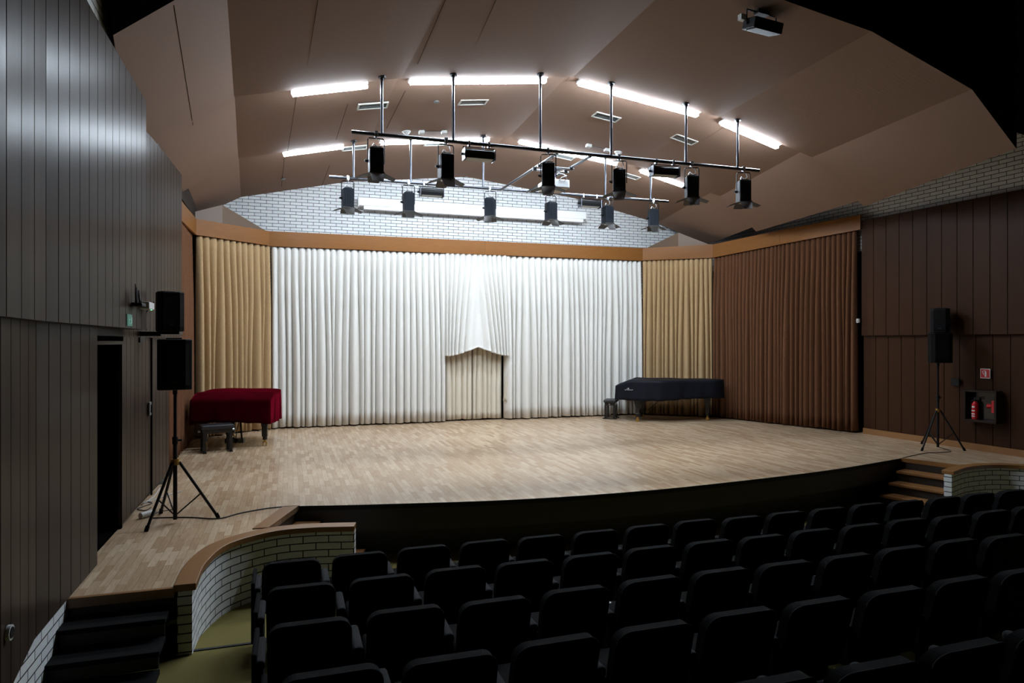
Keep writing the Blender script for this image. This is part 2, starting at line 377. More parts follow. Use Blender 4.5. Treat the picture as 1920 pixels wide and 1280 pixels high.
for name, ya, yb, ra in (('ceiling', R0, R1, 0), ('ceiling', R1, R2, RISE), ('ceiling', R2, YB, RISE)):
    b = MB(); A = bay(ya, ra); B = bay(yb, 0); LP, RP = {R0: ((212, 65), (1905, 278)), R1: ((292, 270), (1612, 384)), R2: ((354, 349), (1411, 429))}[ya]
    for o_, f_, px_ in ((0, 1, LP), (-1, -2, RP)):
        A[o_] = on_plane(A[f_], B[f_], B[o_], pix=px_) if ra == 0 else on_plane(A[f_], B[f_], B[o_], xy=A[o_].xy)
        if ra:
            A[f_] = A[f_]+Vector((0, 0, .10)); A[o_].z = max(A[o_].z, OUT[ya][0 if o_ == 0 else 1].z+.14)
    if ra == 0: OUT[R0] = (A[0].copy(), A[-1].copy())
    b.grid([[p.lerp(q, k/48) for p, q in zip(A, B)] for k in range(49)]); U = Vector((0, 0, .05)); b.grid([[p+U for p in A], [p+U for p in B]])
    b.grid([A, [p+U for p in A]]); b.grid([B, [p+U for p in B]])
    b.grid([[A[0], B[0]], [A[0]+U, B[0]+U]]); b.grid([[A[-1], B[-1]], [A[-1]+U, B[-1]+U]])
    struct(b.build(name, 'ceil'))
    for i in range(6): CEIL.append((A[i], A[i+1], B[i+1], B[i]))
# the end faces of the steps, and joints between the ceiling boards
b = MB()
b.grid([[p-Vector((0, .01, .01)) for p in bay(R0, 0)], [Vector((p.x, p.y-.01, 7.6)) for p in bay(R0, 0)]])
struct(b.build('trim_4', 'unlit_ceil'))
b = MB()
for y in (R1, R2): b.grid([[p+Vector((0, .0, .03)) for p in bay(y, 0)], [p+Vector((0, .02, RISE+.10)) for p in bay(y, 0)]])
struct(b.build('trim_18', 'ceil'))
b = MB(); b.box((5.2, 1.8, 7.6), (15.2, 9.8, .1)); struct(b.build('ceiling', 'unlit_ceil'))
def ceil_hit(px, py):
    d = ray(px, py); o = Vector((0, 0, EYE)); best = None
    for q in CEIL:
        n = (q[1]-q[0]).cross(q[3]-q[0]).normalized()
        if abs(n.dot(d)) < 1e-6: continue
        t = n.dot(q[0]-o)/n.dot(d); p = o+d*t
        ymin, ymax = min(v.y for v in q)-.01, max(v.y for v in q)+.01; u = (p.y-q[0].y)/(q[3].y-q[0].y)
        xl = q[0].x+(q[3].x-q[0].x)*u; xr = q[1].x+(q[2].x-q[1].x)*u
        if t > 0 and ymin <= p.y <= ymax and xl-.02 <= p.x <= xr+.02 and (best is None or t < best[0]):
            if n.z > 0: n = -n
            best = (t, p, n, (q[1]-q[0]).normalized())
    return best[1], best[2], best[3]
b = MB()
for k, (p, q) in enumerate((((596, 0), (572, 150)), ((556, 180), (539, 285)), ((326, 10), (362, 235)), ((366, 238), (388, 343)), ((390, 346), (398, 392)), ((533, 296), (528, 350)),
             ((835, 0), (783, 120)), ((930, 0), (876, 120)), ((1110, 100), (1060, 152)), ((1360, 236), (1195, 340)), ((652, 195), (630, 262)), ((760, 170), (725, 240)), ((1030, 160), (955, 245)), ((618, 310), (600, 358)))):
    H = []
    for i in range(25):
        try: H.append(ceil_hit(p[0]+(q[0]-p[0])*i/24, p[1]+(q[1]-p[1])*i/24))
        except TypeError: H.append(None)
    for h0_, h1_ in zip(H, H[1:]):
        if h0_ and h1_ and h0_[1].dot(h1_[1]) > .9995: b.tube([h0_[0]+h0_[1]*.0008, h1_[0]+h1_[1]*.0008], .003, 4)
struct(b.build('trim_5', 'void'))

# ------------------------------------------------------------------ fluorescent strips in the two steps
def zprof(x, y):
    P = prof(y)
    for (x0, z0), (x1, z1) in zip(P, P[1:]):
        if x0 <= x <= x1: return z0+(z1-z0)*(x-x0)/(x1-x0)
    return P[0][1]
strips = [(R1, 546, 692, 'leftmost in the front row'), (R1, 770, 905, 'front row, left half of the centre strip'),
          (R1, 905, 1030, 'front row, right half of the centre strip'), (R1, 1091, 1205, 'front row, just right of the ridge'),
          (R1, 1205, 1317, 'front row, second from right'), (R1, 1362, 1468, 'rightmost in the front row'),
          (R2, 530, 646, 'leftmost in the rear row'), (R2, 714, 812, 'rear row, second from left'),
          (R2, 812, 921, 'rear row, just left of the ridge'), (R2, 977, 1068, 'rear row, right of the ridge above the projector'),
          (R2, 1068, 1162, 'rear row, second from right'), (R2, 1207, 1287, 'rightmost in the rear row')]
for y, pa, pb, lab in strips:
    d0, d1 = ray(pa, 0), ray(pb, 0); xa, xb = d0.x/d0.y*y, d1.x/d1.y*y
    za, zb = zprof(xa, y), zprof(xb, y); c = Vector(((xa+xb)/2, y+.13, (za+zb)/2))
    dv = Vector((xb-xa, 0, zb-za)); T = Matrix.Translation(c) @ Matrix.Rotation(-math.atan2(dv.z, dv.x), 4, 'Y')
    t = thing('ceiling_light', 'glowing white fluorescent strip, '+lab, 'ceiling light', c, 0, 'fluorescent strips on the stage ceiling')
    R = Matrix.Rotation(-math.atan2(dv.z, dv.x), 4, 'Y'); Ln = dv.length-.01
    b = MB(); b.box((0, 0, 0), (1, 1, 1)); bmesh.ops.transform(b.bm, matrix=R @ Matrix.Translation((0, .0, -.016)) @ Matrix.Diagonal((Ln-.02, .085, .042, 1)), verts=b.bm.verts[:])
    b.build('diffuser', 'led', t)
    b = MB(); b.box((0, 0, 0), (1, 1, 1)); bmesh.ops.transform(b.bm, matrix=R @ Matrix.Translation((0, 0, .034)) @ Matrix.Diagonal((Ln, .22, .04, 1)), verts=b.bm.verts[:])
    b.build('housing', 'white', t)

# ------------------------------------------------------------------ pelmets above the curtains
def pelmet(name, p, q, zp0, zp1, zq0, zq1, mt='oak', th=.05):
    b = MB(); b.wallrun([p, q], [zp0, zq0], [zp1, zq1], th); return struct(b.build(name, mt))
PO = .10                                  # pelmets stand a little in front of the track
def fw(p, q, d):                          # move a plan segment towards the audience
    v = Vector((q[0]-p[0], q[1]-p[1])).normalized(); n = Vector((v.y, -v.x))*d
    return (p[0]+n.x, p[1]+n.y), (q[0]+n.x, q[1]+n.y)
aL0, aL1 = at_wall(368, 410, L0, L1), at_wall(505, 433, L0, L1)
zb0, zb1 = at_wall(368, 440, L0, L1).z, at_wall(505, 460, L0, L1).z
cR = at_wall(1205, 465, L1, L2)
J1 = (aL1.x, aL1.y); J0 = (aL0.x, aL0.y); J2 = (cR.x, cR.y-.0)
zt1 = at_wall(506, 433, L1, L2).z; zt2 = cR.z; zc1 = at_wall(506, 461, L1, L2).z; zc2 = at_wall(1204, 488, L1, L2).z
s0, s1 = fw(L0, L1, .08); c1, c2 = fw(L1, L2, .08); r2, r3 = fw(L2, L3, .08); w3, w4 = fw(L3, L4, .08)
def z_at(px, py, p, q): return at_wall(px, py, p, q).z
def pend(px, p, q): v = at_wall(px, 640, p, q); return (v.x, v.y)
A0, A1 = pend(368, s0, s1), pend(505, s0, s1)
pelmet('trim_6', A0, A1, z_at(368, 440, s0, s1), z_at(368, 410, s0, s1), z_at(505, 460, s0, s1), z_at(505, 433, s0, s1))
B1, B2, Bm = pend(505, c1, c2), pend(1205, c1, c2), pend(909, c1, c2)
ztl, zbl, ztr, zbr = z_at(505, 433, c1, c2), z_at(505, 461, c1, c2), z_at(1205, 465, c1, c2), z_at(1205, 488.5, c1, c2)
pelmet('trim_7', B1, Bm, zbl, ztl, (zbl+zbr)/2, (ztl+ztr)/2, 'oak'); pelmet('trim_8', (Bm[0]+.004, Bm[1]), B2, (zbl+zbr)/2, (ztl+ztr)/2, zbr, ztr, 'oak')
D2, D3 = pend(1205, r2, r3), pend(1336, r2, r3)
pelmet('trim_9', D2, D3, z_at(1205, 488, r2, r3), z_at(1205, 465, r2, r3), z_at(1336, 483, r2, r3), z_at(1336, 458, r2, r3))
E3, Em, E4 = pend(1336, w3, w4), pend(1462, w3, w4), pend(1613, w3, w4)
zz = [z_at(1336, 483, w3, w4), z_at(1336, 458, w3, w4), z_at(1462, 458, w3, w4), z_at(1462, 431.5, w3, w4), z_at(1613, 430, w3, w4), z_at(1613, 402, w3, w4)]
pelmet('trim_10', E3, Em, zz[0], zz[1], zz[2], zz[3]); pelmet('trim_11', (Em[0], Em[1]-.004), E4, zz[2], zz[3], zz[4], zz[5])
# left brown stretch of pelmet, seen edge on
G0 = (-1.80, 11.2)
pelmet('trim_12', (-1.81, 11.3), A0, 4.12, 4.48, z_at(368, 440, s0, s1), z_at(368, 410, s0, s1))
b = MB(); b.wallrun([(-1.86, 15.3), (-1.80, 11.5)], 4.40, 5.0, -.05); struct(b.build('trim_19', 'ply'))
# boxed-in piers behind the pelmets
def pier(name, e, a, c, zlo=4.34):
    """vertical edge e=(px,py_top,Y) with faces running to a and c=(px,py_top,Y)"""
    P = [at_y(*a), at_y(*e), at_y(*c)]; poly = [(p.x, p.y) for p in P]
    q = poly+[(poly[2][0], YB-.01), (poly[0][0], YB-.01)]
    b = MB(); b.prism(q, zlo, 5, top=[P[0].z, P[1].z, P[2].z, P[2].z+.001, P[0].z]); return struct(b.build(name, 'ply'))
pier('trim_13', (417, 384, 16.0), (352, 400, 15.7), (498, 432, 16.9))
pier('trim_14', (1272, 436, 15.9), (1214, 464, 16.9), (1340, 462, 15.3))

# ------------------------------------------------------------------ curtains: real folded cloth
def curtain(name, mt, p, q, zt, zb, label, lam=.24, amp=.075, seed=1, group=None, nz=14, pinch=.35, ztq=None, zbq=None, hem=.012, per=14):
    r = random.Random(seed); p, q = Vector(p), Vector(q); L = (q-p).length; d = (q-p).normalized(); n = Vector((d.y, -d.x))
    N = max(2, round(L/lam)); wt = [r.uniform(.8, 1.2) for _ in range(N)]; _ = r.random()
    def edges(ws):
        e = [0]
        for x in ws: e.append(e[-1]+x*L/sum(ws))
        return e
    et = edges(wt); eb = [x if k in (0, N) else x+r.uniform(-.42, .42)*L/N for k, x in enumerate(et)]; am = [r.uniform(.7, 1.25) for _ in range(N)]; skew = [r.uniform(-.30, .30) for _ in range(N)]
    hz = [r.uniform(-hem, hem) for _ in range(N+1)]; dep = [r.uniform(-.5, .5) for _ in range(N+1)]
    ztq = zt if ztq is None else ztq; zbq = zb if zbq is None else zbq
    rows = []
    for iz in range(nz+1):
        v = iz/nz; row = []; m = min(1, v*1.35); m = m*m*(3-2*m)
        ed = [a*(1-m)+c*m for a, c in zip(et, eb)]
        for k in range(N):
            wk = ed[k+1]-ed[k]
            for j in range(per+(1 if k == N-1 else 0)):
                f = j/per; s = ed[k]+wk*f; g = f+skew[k]*m*f*(1-f)*1.6
                A = amp*(pinch+(1-pinch)*min(1, v*3))*(.8+.2*am[k])*(1+(min(1.45, wk/lam*am[k])-1)*m*.8)
                base = (dep[k]*(1-f)+dep[k+1]*f)*amp*.6*m
                yy = A*(2*abs(math.sin(PI*g))**.8-1)+base
                xx = min(max(s-.10*A*math.sin(2*PI*f), 0), L)
                u = s/L; z0 = zt+(ztq-zt)*u; z1 = zb+(zbq-zb)*u+(hz[k]*(1-f)+hz[k+1]*f)
                pt = p+d*xx+n*yy; row.append((pt.x, pt.y, z0+(z1-z0)*v))
        rows.append(row)
    b = MB(); b.grid(rows); o = b.build(name, mt, smooth=True)
    sl = o.modifiers.new('cloth_thickness', 'SOLIDIFY'); sl.thickness = .004
    return tag(o, label, 'curtain', group)
def pw(px, p, q): v = at_wall(px, 640, p, q); return (v.x, v.y)
ZT = z_at(505, 460, L1, L2)+.06
WL, WM, WN, WR = pw(509, L1, L2), pw(836, L1, L2), pw(947, L1, L2), pw(1203, L1, L2)
curtain('stage_curtain', 'white_cloth', WL, WM, ZT, .035, 'wide white stage curtain left of the lifted centre panel, behind the red piano', .150, .095, 3, 'white back curtains')
curtain('stage_curtain', 'white_cloth', WN, WR, ZT, .035, 'white stage curtain right of the lifted centre panel, ending behind the black piano', .150, .095, 5, 'white back curtains')
# cream panels under the lifted curtain
u0, u1 = (L1[0], L1[1]+.16), (L2[0], L2[1]+.16)
curtain('under_curtain', 'cream_cloth', pw(834, u0, u1), pw(885, u0, u1), 2.35, .04, 'cream curtain panel under the lifted centre curtain, left one of two', .14, .05, 8, 'cream under curtains')
curtain('under_curtain', 'cream_cloth', pw(886.5, u0, u1), pw(941, u0, u1), 2.35, .04, 'cream curtain panel under the lifted centre curtain, right one beside the dark gap', .14, .05, 9, 'cream under curtains')
# lifted centre curtain, gathered to both sides
def swag():
    a, c = Vector(pw(834, L1, L2)), Vector(pw(951, L1, L2)); L = (c-a).length; d = (c-a).normalized(); n = Vector((d.y, -d.x))
    nu, nv = 180, 40; rows = []; zl = z_at(836, 666, L1, L2); zp = z_at(895, 649, L1, L2)
    for j in range(nv+1):
        v = j/nv; row = []
        for i in range(nu+1):
            u = i/nu; s = 2*u-1; k = 1+1.15*v**1.5
            g = .5+.5*math.copysign(abs(s)**k, s)                # where this thread hangs from on the track
            A = .034+.085*v*abs(s)**.6
            yy = .10*v**1.5*(1-s*s)*.8+.05*v+A*(2*abs(math.sin(PI*12*g+.5*math.sin(9*g)))**.8-1)
            t = abs(s); hem = zl+(zp-zl)*max(0, 1-t)**1.25-.03*math.sin(PI*t)*t
            if t > .9: hem += .015*(t-.9)/.1
            z = ZT+(hem-ZT)*v
            pt = a+d*(u*L)+n*(yy+.03); row.append((pt.x, pt.y, z))
        rows.append(row)
    # rolled hem
    last = rows[-1]; rows.append([(x+n.x*.015, y+n.y*.015, z-.015) for x, y, z in last]); rows.append([(x-n.x*.03, y-n.y*.03, z-.02) for x, y, z in last])
    b = MB(); b.grid(rows); o = b.build('lifted_curtain', 'white_cloth', smooth=True)
    m = o.modifiers.new('cloth_thickness', 'SOLIDIFY'); m.thickness = .004
    tag(o, 'white curtain panel in the centre, lifted and draped up into two scallops', 'curtain')
swag()
b = MB(); v0 = [at_wall(x, y, u0, u1) for x, y in ((949, 670), (951, 700), (950, 738), (944, 745), (941, 738), (944, 700))]
rows = []
for k in range(9):
    v = k/8; zz_ = z_at(949, 690+64*v, L1, L2); rows.append([(pw(951-8*v*(1-i/6)-.0, L1, L2)[0], L1[1]+.03+.03*math.sin(i*2.1+v*2), zz_+.05*(1-i/6)*v) for i in range(7)])
b.grid(rows); o = b.build('cloth_tail', 'cream_cloth', smooth=True); o.modifiers.new('cloth_thickness', 'SOLIDIFY').thickness = .004
tag(o, 'loose cream cloth end hanging in the dark gap right of the cream panels', 'curtain')
SL0, SL1 = pw(369, L0, L1), pw(507, L0, L1)
curtain('stage_curtain', 'beige_cloth', SL0, SL1, z_at(368, 438, L0, L1), .035, 'beige stage curtain in the left corner behind the red piano', .150, .105, 11, ztq=z_at(507, 458, L0, L1))
curtain('stage_curtain', 'beige_cloth', pw(1204.5, L2, L3), pw(1336, L2, L3), z_at(1205, 484, L2, L3), .03, 'beige stage curtain in the right corner behind the black piano', .125, .09, 12, ztq=z_at(1336, 480, L2, L3))
curtain('stage_curtain', 'brown_cloth', pw(1338, L3, L4), pw(1606, L3, L4), z_at(1338, 480, L3, L4), .035, 'wide dark brown velvet stage curtain along the right side of the stage', .115, .085, 13, ztq=z_at(1606, 430, L3, L4))
curtain('stage_curtain', 'brown_cloth', (-1.79, 11.25), (-1.87, 15.22), 4.3, .035, 'narrow brown stage curtain seen edge on at the end of the left wall', .13, .04, 14)

# ------------------------------------------------------------------ parapets with oak caps
def parapet(path, side, label):
    t = thing('parapet', label, 'low wall', (path[0].x, path[0].y, floor_z(path[0].y)))
    off = t.location
    p = shift(path, -.055)
    b = MB(); b.wallrun([(q.x, q.y) for q in p], [floor_z(q.y)-.02 for q in p], -.035, .11); b.build('brick_wall', 'brick', t, off)
    lo, hi = shift(path, -.085), shift(path, .085)
    b = MB(); rows = [[(a.x, a.y, -.035), (c.x, c.y, -.035), (c.x, c.y, .022), (a.x, a.y, .022)] for a, c in zip(lo, hi)]
    V = b.grid(rows, True); b.bm.faces.new(V[0][::-1]); b.bm.faces.new(V[-1]); b.build('wooden_cap', 'oak_cap', t, off, bevel=.006)
parapet(parL, 1, 'curved white brick parapet with oak cap at the left end of the stage')
parapet(parR, -1, 'curved white brick parapet with oak cap at the right, behind the seats')
b = MB(); b.box((-1.29, 6.09, -.035), (.83, .04, .075)); struct(b.build('trim_15', 'oak_cap'))
def stair(label, org, dirx, diry, width, mt_t='oak_cap', n=3, run=.27, rise=.165):
    """org = top nosing corner, dirx = way down, diry = across"""
    t = thing('stairs', label, 'stairs', (org[0], org[1], floor_z(org[1])))
    dx, dy = Vector(dirx).normalized(), Vector(diry).normalized(); ang = math.atan2(dx.y, dx.x); o = Vector(org)
    for k in range(n):
        c = o+dx*(run*(k+.5)+.02)+dy*(width/2)
        b = MB(); b.box((c.x, c.y, -rise*(k+1)-.02), (run+.03, width, .04), ang); b.build('tread', mt_t, t, t.location, bevel=.005)
    b = MB()
    for k in range(n+1):
        c = o+dx*(run*k-.01)+dy*(width/2); zt = -rise*k-.045
        zb_ = max(-rise*(k+1), floor_z(c.y)-.02) if k < n else floor_z(c.y)-.02
        b.box((c.x, c.y, (zt+zb_)/2), (.02, width-.02, zt-zb_), ang)
    b.build('riser', 'fascia', t, t.location)
    return t
b = MB(); q = at_z(1690, 861); p = at_z(1806, 876)
b.prism([(9.93, 8.90), (9.99, 8.90), (10.30, 8.07), (10.20, 8.07)], -.05, .012); struct(b.build('trim_16', 'oak_cap'))
stair('oak stairs from the right side of the stage down to the floor, beside the parapet', (9.96, 8.84), (-.97, -.30), (.30, -.97), .86)
b = MB(); b.prism([(.13, 8.62), (-.20, 7.70), (-.36, 7.72), (-.05, 8.66)], -.05, .012); struct(b.build('trim_17', 'oak_cap'))
stair('oak stairs hidden behind the left parapet, going down to the orchestra floor', (.10, 8.56), (.94, -.30), (-.34, -.94), .86)
stair('dark stairs from the left wing of the stage down to the aisle', (-1.64, 6.10), (0, -1), (1, 0), .74, 'rubber', 3, .26, .14)

# ------------------------------------------------------------------ lighting bars
YF, YR = 9.86, 13.22
def bar(label, y, pa, pb, rods, zc):
    x0, x1 = at_y(pa[0], pa[1], y).x, at_y(pb[0], pb[1], y).x
    t = thing('lighting_bar', label, 'lighting bar', ((x0+x1)/2, y, zc)); off = t.location
    b = MB(); b.cyl((x0, y, zc), (x1, y, zc), .028, 14); b.build('pipe', 'dark_steel', t, off, smooth=False)
    for px in rods:
        d = ray(px, 0); x = d.x/d.y*y
        zt = min(at for at in [zprof(x, R1 if y < 11 else R2)]) - .0
        b = MB(); b.cyl((x, y, zc), (x, y, zt+.0), .021, 12); rd = b.build('drop_rod', 'dark_steel', t, off, smooth=False)
        b = MB(); b.cyl((x, y, zt-.02), (x, y, zt+.015), .055, 12); b.cyl((x, y, zt-.05), (x, y, zt-.02), .03, 12); f = b.build('ceiling_flange', 'black', rd, off)
    return t, x0, x1, zc
zF = (at_y(660, 247, YF).z+at_y(1423, 320, YF).z)/2; zR = (at_y(617, 331, YR).z+at_y(1253, 378, YR).z)/2
bar('front black lighting bar hung on six rods from the stage ceiling', YF, (659, 246), (1423, 320), (716, 850, 1013, 1146, 1286, 1383), zF)
bar('rear lighting bar hung on five rods in front of the brick wall', YR, (617, 330), (1253, 378), (663, 770, 906, 1135, 1220), zR)
# lanterns
def make_lantern(mt, label):
    t = thing('stage_lantern', label, 'stage light', group='stage lanterns on the bars')
    H0 = -.20                              # top of the housing below the pipe
    b = MB(); b.box((0, 0, H0-.19), (.20, .22, .36)); b.box((0, 0, H0-.005), (.15, .17, .03))
    hs = b.build('housing', mt, t, bevel=.018, seg=3)
    b = MB()
    for k in range(4): b.box((-.06+.04*k, -.112, H0-.17), (.012, .012, .24))
    b.build('cooling_fins', mt, hs)
    b = MB(); b.tube([(-.118, 0, H0-.22), (-.118, 0, -.085), (-.10, 0, -.06), (.10, 0, -.06), (.118, 0, -.085), (.118, 0, H0-.22)], .009, 6)
    yk = b.build('yoke', 'black', t)
    b = MB(); b.cyl((-.15, 0, H0-.19), (-.105, 0, H0-.19), .022, 8); b.box((-.155, 0, H0-.19), (.012, .05, .014)); b.build('tilt_knob', 'black', yk)
    b = MB(); b.box((0, 0, .0), (.05, .075, .085)); b.cyl((0, -.03, -.04), (0, -.03, -.075), .012, 8); b.cyl((0, -.055, .01), (0, -.03, .01), .015, 8); b.build('clamp', 'chrome', t, bevel=.008)
    b = MB(); b.tube([(.05, .02, -.06), (.075, .03, -.13), (.03, .03, -.17), (-.03, .02, -.13), (-.06, -.01, -.17), (-.02, -.02, -.20)], .008, 6); b.build('cable', 'cable_white', t, smooth=True)
    zb = H0-.375
    b = MB(); b.box((0, 0, zb), (.215, .235, .02)); b.build('barn_door_frame', 'flap', t)
    b = MB(); b.cyl((0, 0, zb-.004), (0, 0, zb-.016), .08, 20); b.build('lens', 'glass', t)
    def flap(p0, p1, out, a, w2):
        b = MB(); p0, p1 = Vector(p0), Vector(p1); o_ = Vector(out); m = (p0+p1)/2; e = (p1-p0)
        tip = o_*math.cos(a)*.175+Vector((0, 0, -math.sin(a)*.175))
        q0, q1 = m-e*w2/2+tip, m+e*w2/2+tip; n = (p1-p0).cross(tip).normalized()*.003
        b.grid([[p0+n, p1+n], [q0+n, q1+n], [q0-n, q1-n], [p0-n, p1-n], [p0+n, p1+n]]); b.build('barn_door', 'flap', t)
    z = zb-.008; A, B = .105, .115
    flap((-A, -B, z), (-A, B, z), (-1, 0, 0), .35, .75); flap((A, -B, z), (A, B, z), (1, 0, 0), .35, .75)
    flap((-A, -B, z), (A, -B, z), (0, -1, 0), .95, .72); flap((-A, B, z), (A, B, z), (0, 1, 0), .3, .75)
    return t
fx = [705, 836, 1028, 1161, 1297, 1394]; rx = [652, 766, 919, 1033, 1139, 1225]
nF = ['black stage lantern at the left end of the front lighting bar', 'black stage lantern second from left on the front bar, left of a flood light',
      'black stage lantern third from left on the front bar, in front of the projector', 'black stage lantern fourth from left on the front bar, above the rear bar',
      'black stage lantern second from right on the front bar, beside a flood light', 'black stage lantern at the right end of the front lighting bar']
nR = ['grey stage lantern at the left end of the rear bar', 'grey stage lantern second from left on the rear bar, left of a small flood', 'grey stage lantern third from left on the rear bar, left of the projector',
      'grey stage lantern fourth from left on the rear bar, below the projector', 'grey stage lantern second from right on the rear bar, right of a small flood', 'grey stage lantern at the right end of the rear bar']
rzF = [.02, .06, -.35, -.45, -.35, -.3]; rzR = [.15, 0, -.5, .1, .05, -.3]
protoF = make_lantern('black', nF[0]); protoR = make_lantern('grey_metal', nR[0])
for i, px in enumerate(fx):
    d = ray(px, 0); loc = (d.x/d.y*YF, YF, zF); rz = rzF[i]
    if i == 0: protoF.location = loc; protoF.rotation_euler.z = rz
    else: dup(protoF, loc, rz, nF[i])
for i, px in enumerate(rx):
    d = ray(px, 0); loc = (d.x/d.y*YR, YR, zR); rz = rzR[i]
    if i == 0: protoR.location = loc; protoR.rotation_euler.z = rz
    else: dup(protoR, loc, rz, nR[i])
def make_flood(label, wd=.44):
    t = thing('flood_light', label, 'flood light', group='flood lights on the bars')
    prof_ = [(-.07+.0, -.23), (-.085, -.17), (-.075, -.12), (-.03, -.085), (.03, -.085), (.075, -.12), (.085, -.17), (.05, -.25)]
    T = Matrix.Translation((-wd/2, 0, 0)) @ Matrix(((0, 0, wd, 0), (1, 0, 0, 0), (0, 1, 0, 0), (0, 0, 0, 1)))
    b = MB(); b.extr(prof_, T); b.build('housing', 'black', t)
    b = MB(); b.face([(-wd/2+.02, -.065, -.2345), (wd/2-.02, -.065, -.2345), (wd/2-.02, .045, -.2535), (-wd/2+.02, .045, -.2535)]); 
    o = b.build('lens', 'glass', t); o.modifiers.new('thickness', 'SOLIDIFY').thickness = .006
    b = MB()
    for s in (-1, 1): b.box((s*(wd/2+.012), 0, -.17), (.012, .19, .17)); 
    b.build('end_plate', 'dark_steel', t)
    b = MB(); b.tube([(-wd/2-.03, 0, -.17), (-wd/2-.03, 0, -.06), (wd/2+.03, 0, -.06), (wd/2+.03, 0, -.17)], .008, 6); b.cyl((-wd/2-.06, 0, -.17), (-wd/2-.02, 0, -.17), .02, 8); b.build('bracket', 'black', t)
    b = MB()
    for s in (-.35, .35): b.box((s*wd, 0, -.01), (.035, .07, .09))
    b.build('clamp', 'chrome', t, bevel=.008)
    return t
fl = [(898, YF, zF, .0, 'black flood light on the front bar between its second and third lanterns'), (1246, YF, zF, -.1, 'black flood light on the front bar right of the projector, before a glowing strip'),
      (809, YR, zR, .0, 'grey flood light on the rear bar right of its second lantern'), (1106, YR, zR, 0, 'grey flood light on the rear bar right of the projector')]
pf = None
for px, y, z, rz, lab in fl:
    d = ray(px, 0); loc = (d.x/d.y*y, y, z)
    if pf is None: pf = make_flood(lab); pf.location = loc; pf.rotation_euler.z = rz
    else: dup(pf, loc, rz, lab)
# two pipes along the depth, carrying the projector
xa = at_y(1046, 290, YF).x; xb = at_y(1109, 296, YF).x; xa2 = at_y(938, 353, YR).x; xb2 = at_y(988, 357, YR).x
zm = (zF+zR)/2
for (x0, x1, lab) in ((xa, xa2, 'left'), (xb, xb2, 'right')):
    b = MB(); b.cyl((x0, YF+.03, zF-.02), (x1, YR-.03, zR-.02), .022, 12); o = b.build('cross_pipe', 'dark_steel')
    tag(o, 'steel cross pipe between the two lighting bars, %s of the projector' % lab, 'pipe')
def lerp(a, c, t): return a+(c-a)*t
tp = .30; yp = lerp(YF, YR, tp); zp = lerp(zF, zR, tp)-.02; pxa, pxb = lerp(xa, xa2, tp), lerp(xb, xb2, tp)
t = thing('projector_mount', 'bright steel cross tubes holding the ceiling projector between the lighting bars', 'bracket', ((pxa+pxb)/2, yp, zp)); off = t.location
for dy in (-.12, .12):
    b = MB(); b.cyl((pxa-.04, yp+dy, zp-.03), (pxb+.05, yp+dy, zp-.03), .022, 12); b.build('cross_tube', 'chrome', t, off)
b = MB(); b.box(((pxa+pxb)/2, yp, zp-.07), (.20, .28, .02)); b.cyl(((pxa+pxb)/2, yp, zp-.07), ((pxa+pxb)/2, yp, zp-.235), .05, 16); b.box(((pxa+pxb)/2, yp, zp-.229), (.22, .2, .012)); b.build('hanger', 'chrome', t, off)
b = MB()
for s in (pxa, pxb): b.box((s, yp-.12, zp-.015), (.06, .06, .07)); b.box((s, yp+.12, zp-.015), (.06, .06, .07))
b.build('clamp', 'black', t, off, bevel=.008)
pc = Vector(((pxa+pxb)/2+.03, yp+.02, zp-.315))
t = thing('projector', 'white ceiling projector hanging between the two lighting bars', 'projector', pc, -.02); 
b = MB(); b.box((0, .03, .01), (.42, .46, .14)); b.build('body', 'white', t, bevel=.015, seg=3)
b = MB(); b.cyl((.10, .25, .01), (.10, .285, .01), .045, 20); b.build('lens', 'black', t)
b = MB(); b.box((-.05, -.182, .02), (.09, .006, .05)); b.box((.10, -.182, .015), (.05, .006, .04)); b.box((.165, -.182, .035), (.03, .006, .03)); b.build('socket_panel', 'black', t)
b = MB(); b.box((0, .03, -.063), (.40, .44, .008)); b.build('bottom_cover', 'tan', t)
b = MB(); b.tube([(.0, -.18, .04), (.05, -.24, .10), (.14, -.22, .14), (.10, -.12, .19), (.0, -.10, .22)], .009, 6); b.tube([(.1, -.18, .04), (.14, -.25, .08), (.08, -.26, .15), (.02, -.14, .2)], .007, 6); b.build('cable', 'cable_white', t, smooth=True)

# ------------------------------------------------------------------ projection screen case on the brick wall
ys = YB-.22; s0_, s1_ = at_y(673, 372, ys), at_y(1097, 396, ys); zt_ = (s0_.z+s1_.z)/2; zb_ = at_y(679, 394, ys).z
t = thing('projection_screen', 'long white projection screen case mounted on the white brick wall', 'projection screen', ((s0_.x+s1_.x)/2, ys, zb_)); off = t.location
hh = zt_-zb_; xc = (s0_.x+s1_.x)/2; ln = s1_.x-s0_.x
b = MB(); b.box((xc, ys+.03, zt_-hh*.33), (ln, .20, hh*.66)); b.build('case', 'white', t, off, bevel=.012)
b = MB(); b.box((xc+.02, ys+.02, zb_+hh*.22), (ln-.18, .15, hh*.30)); b.build('lower_slat', 'white', t, off, bevel=.008)
for sx_ in (s0_.x-.012, s1_.x+.012): b = MB(); b.box((sx_, ys+.03, zt_-hh*.36), (.025, .21, hh*.76)); b.build('end_cap', 'white_plastic', t, off)

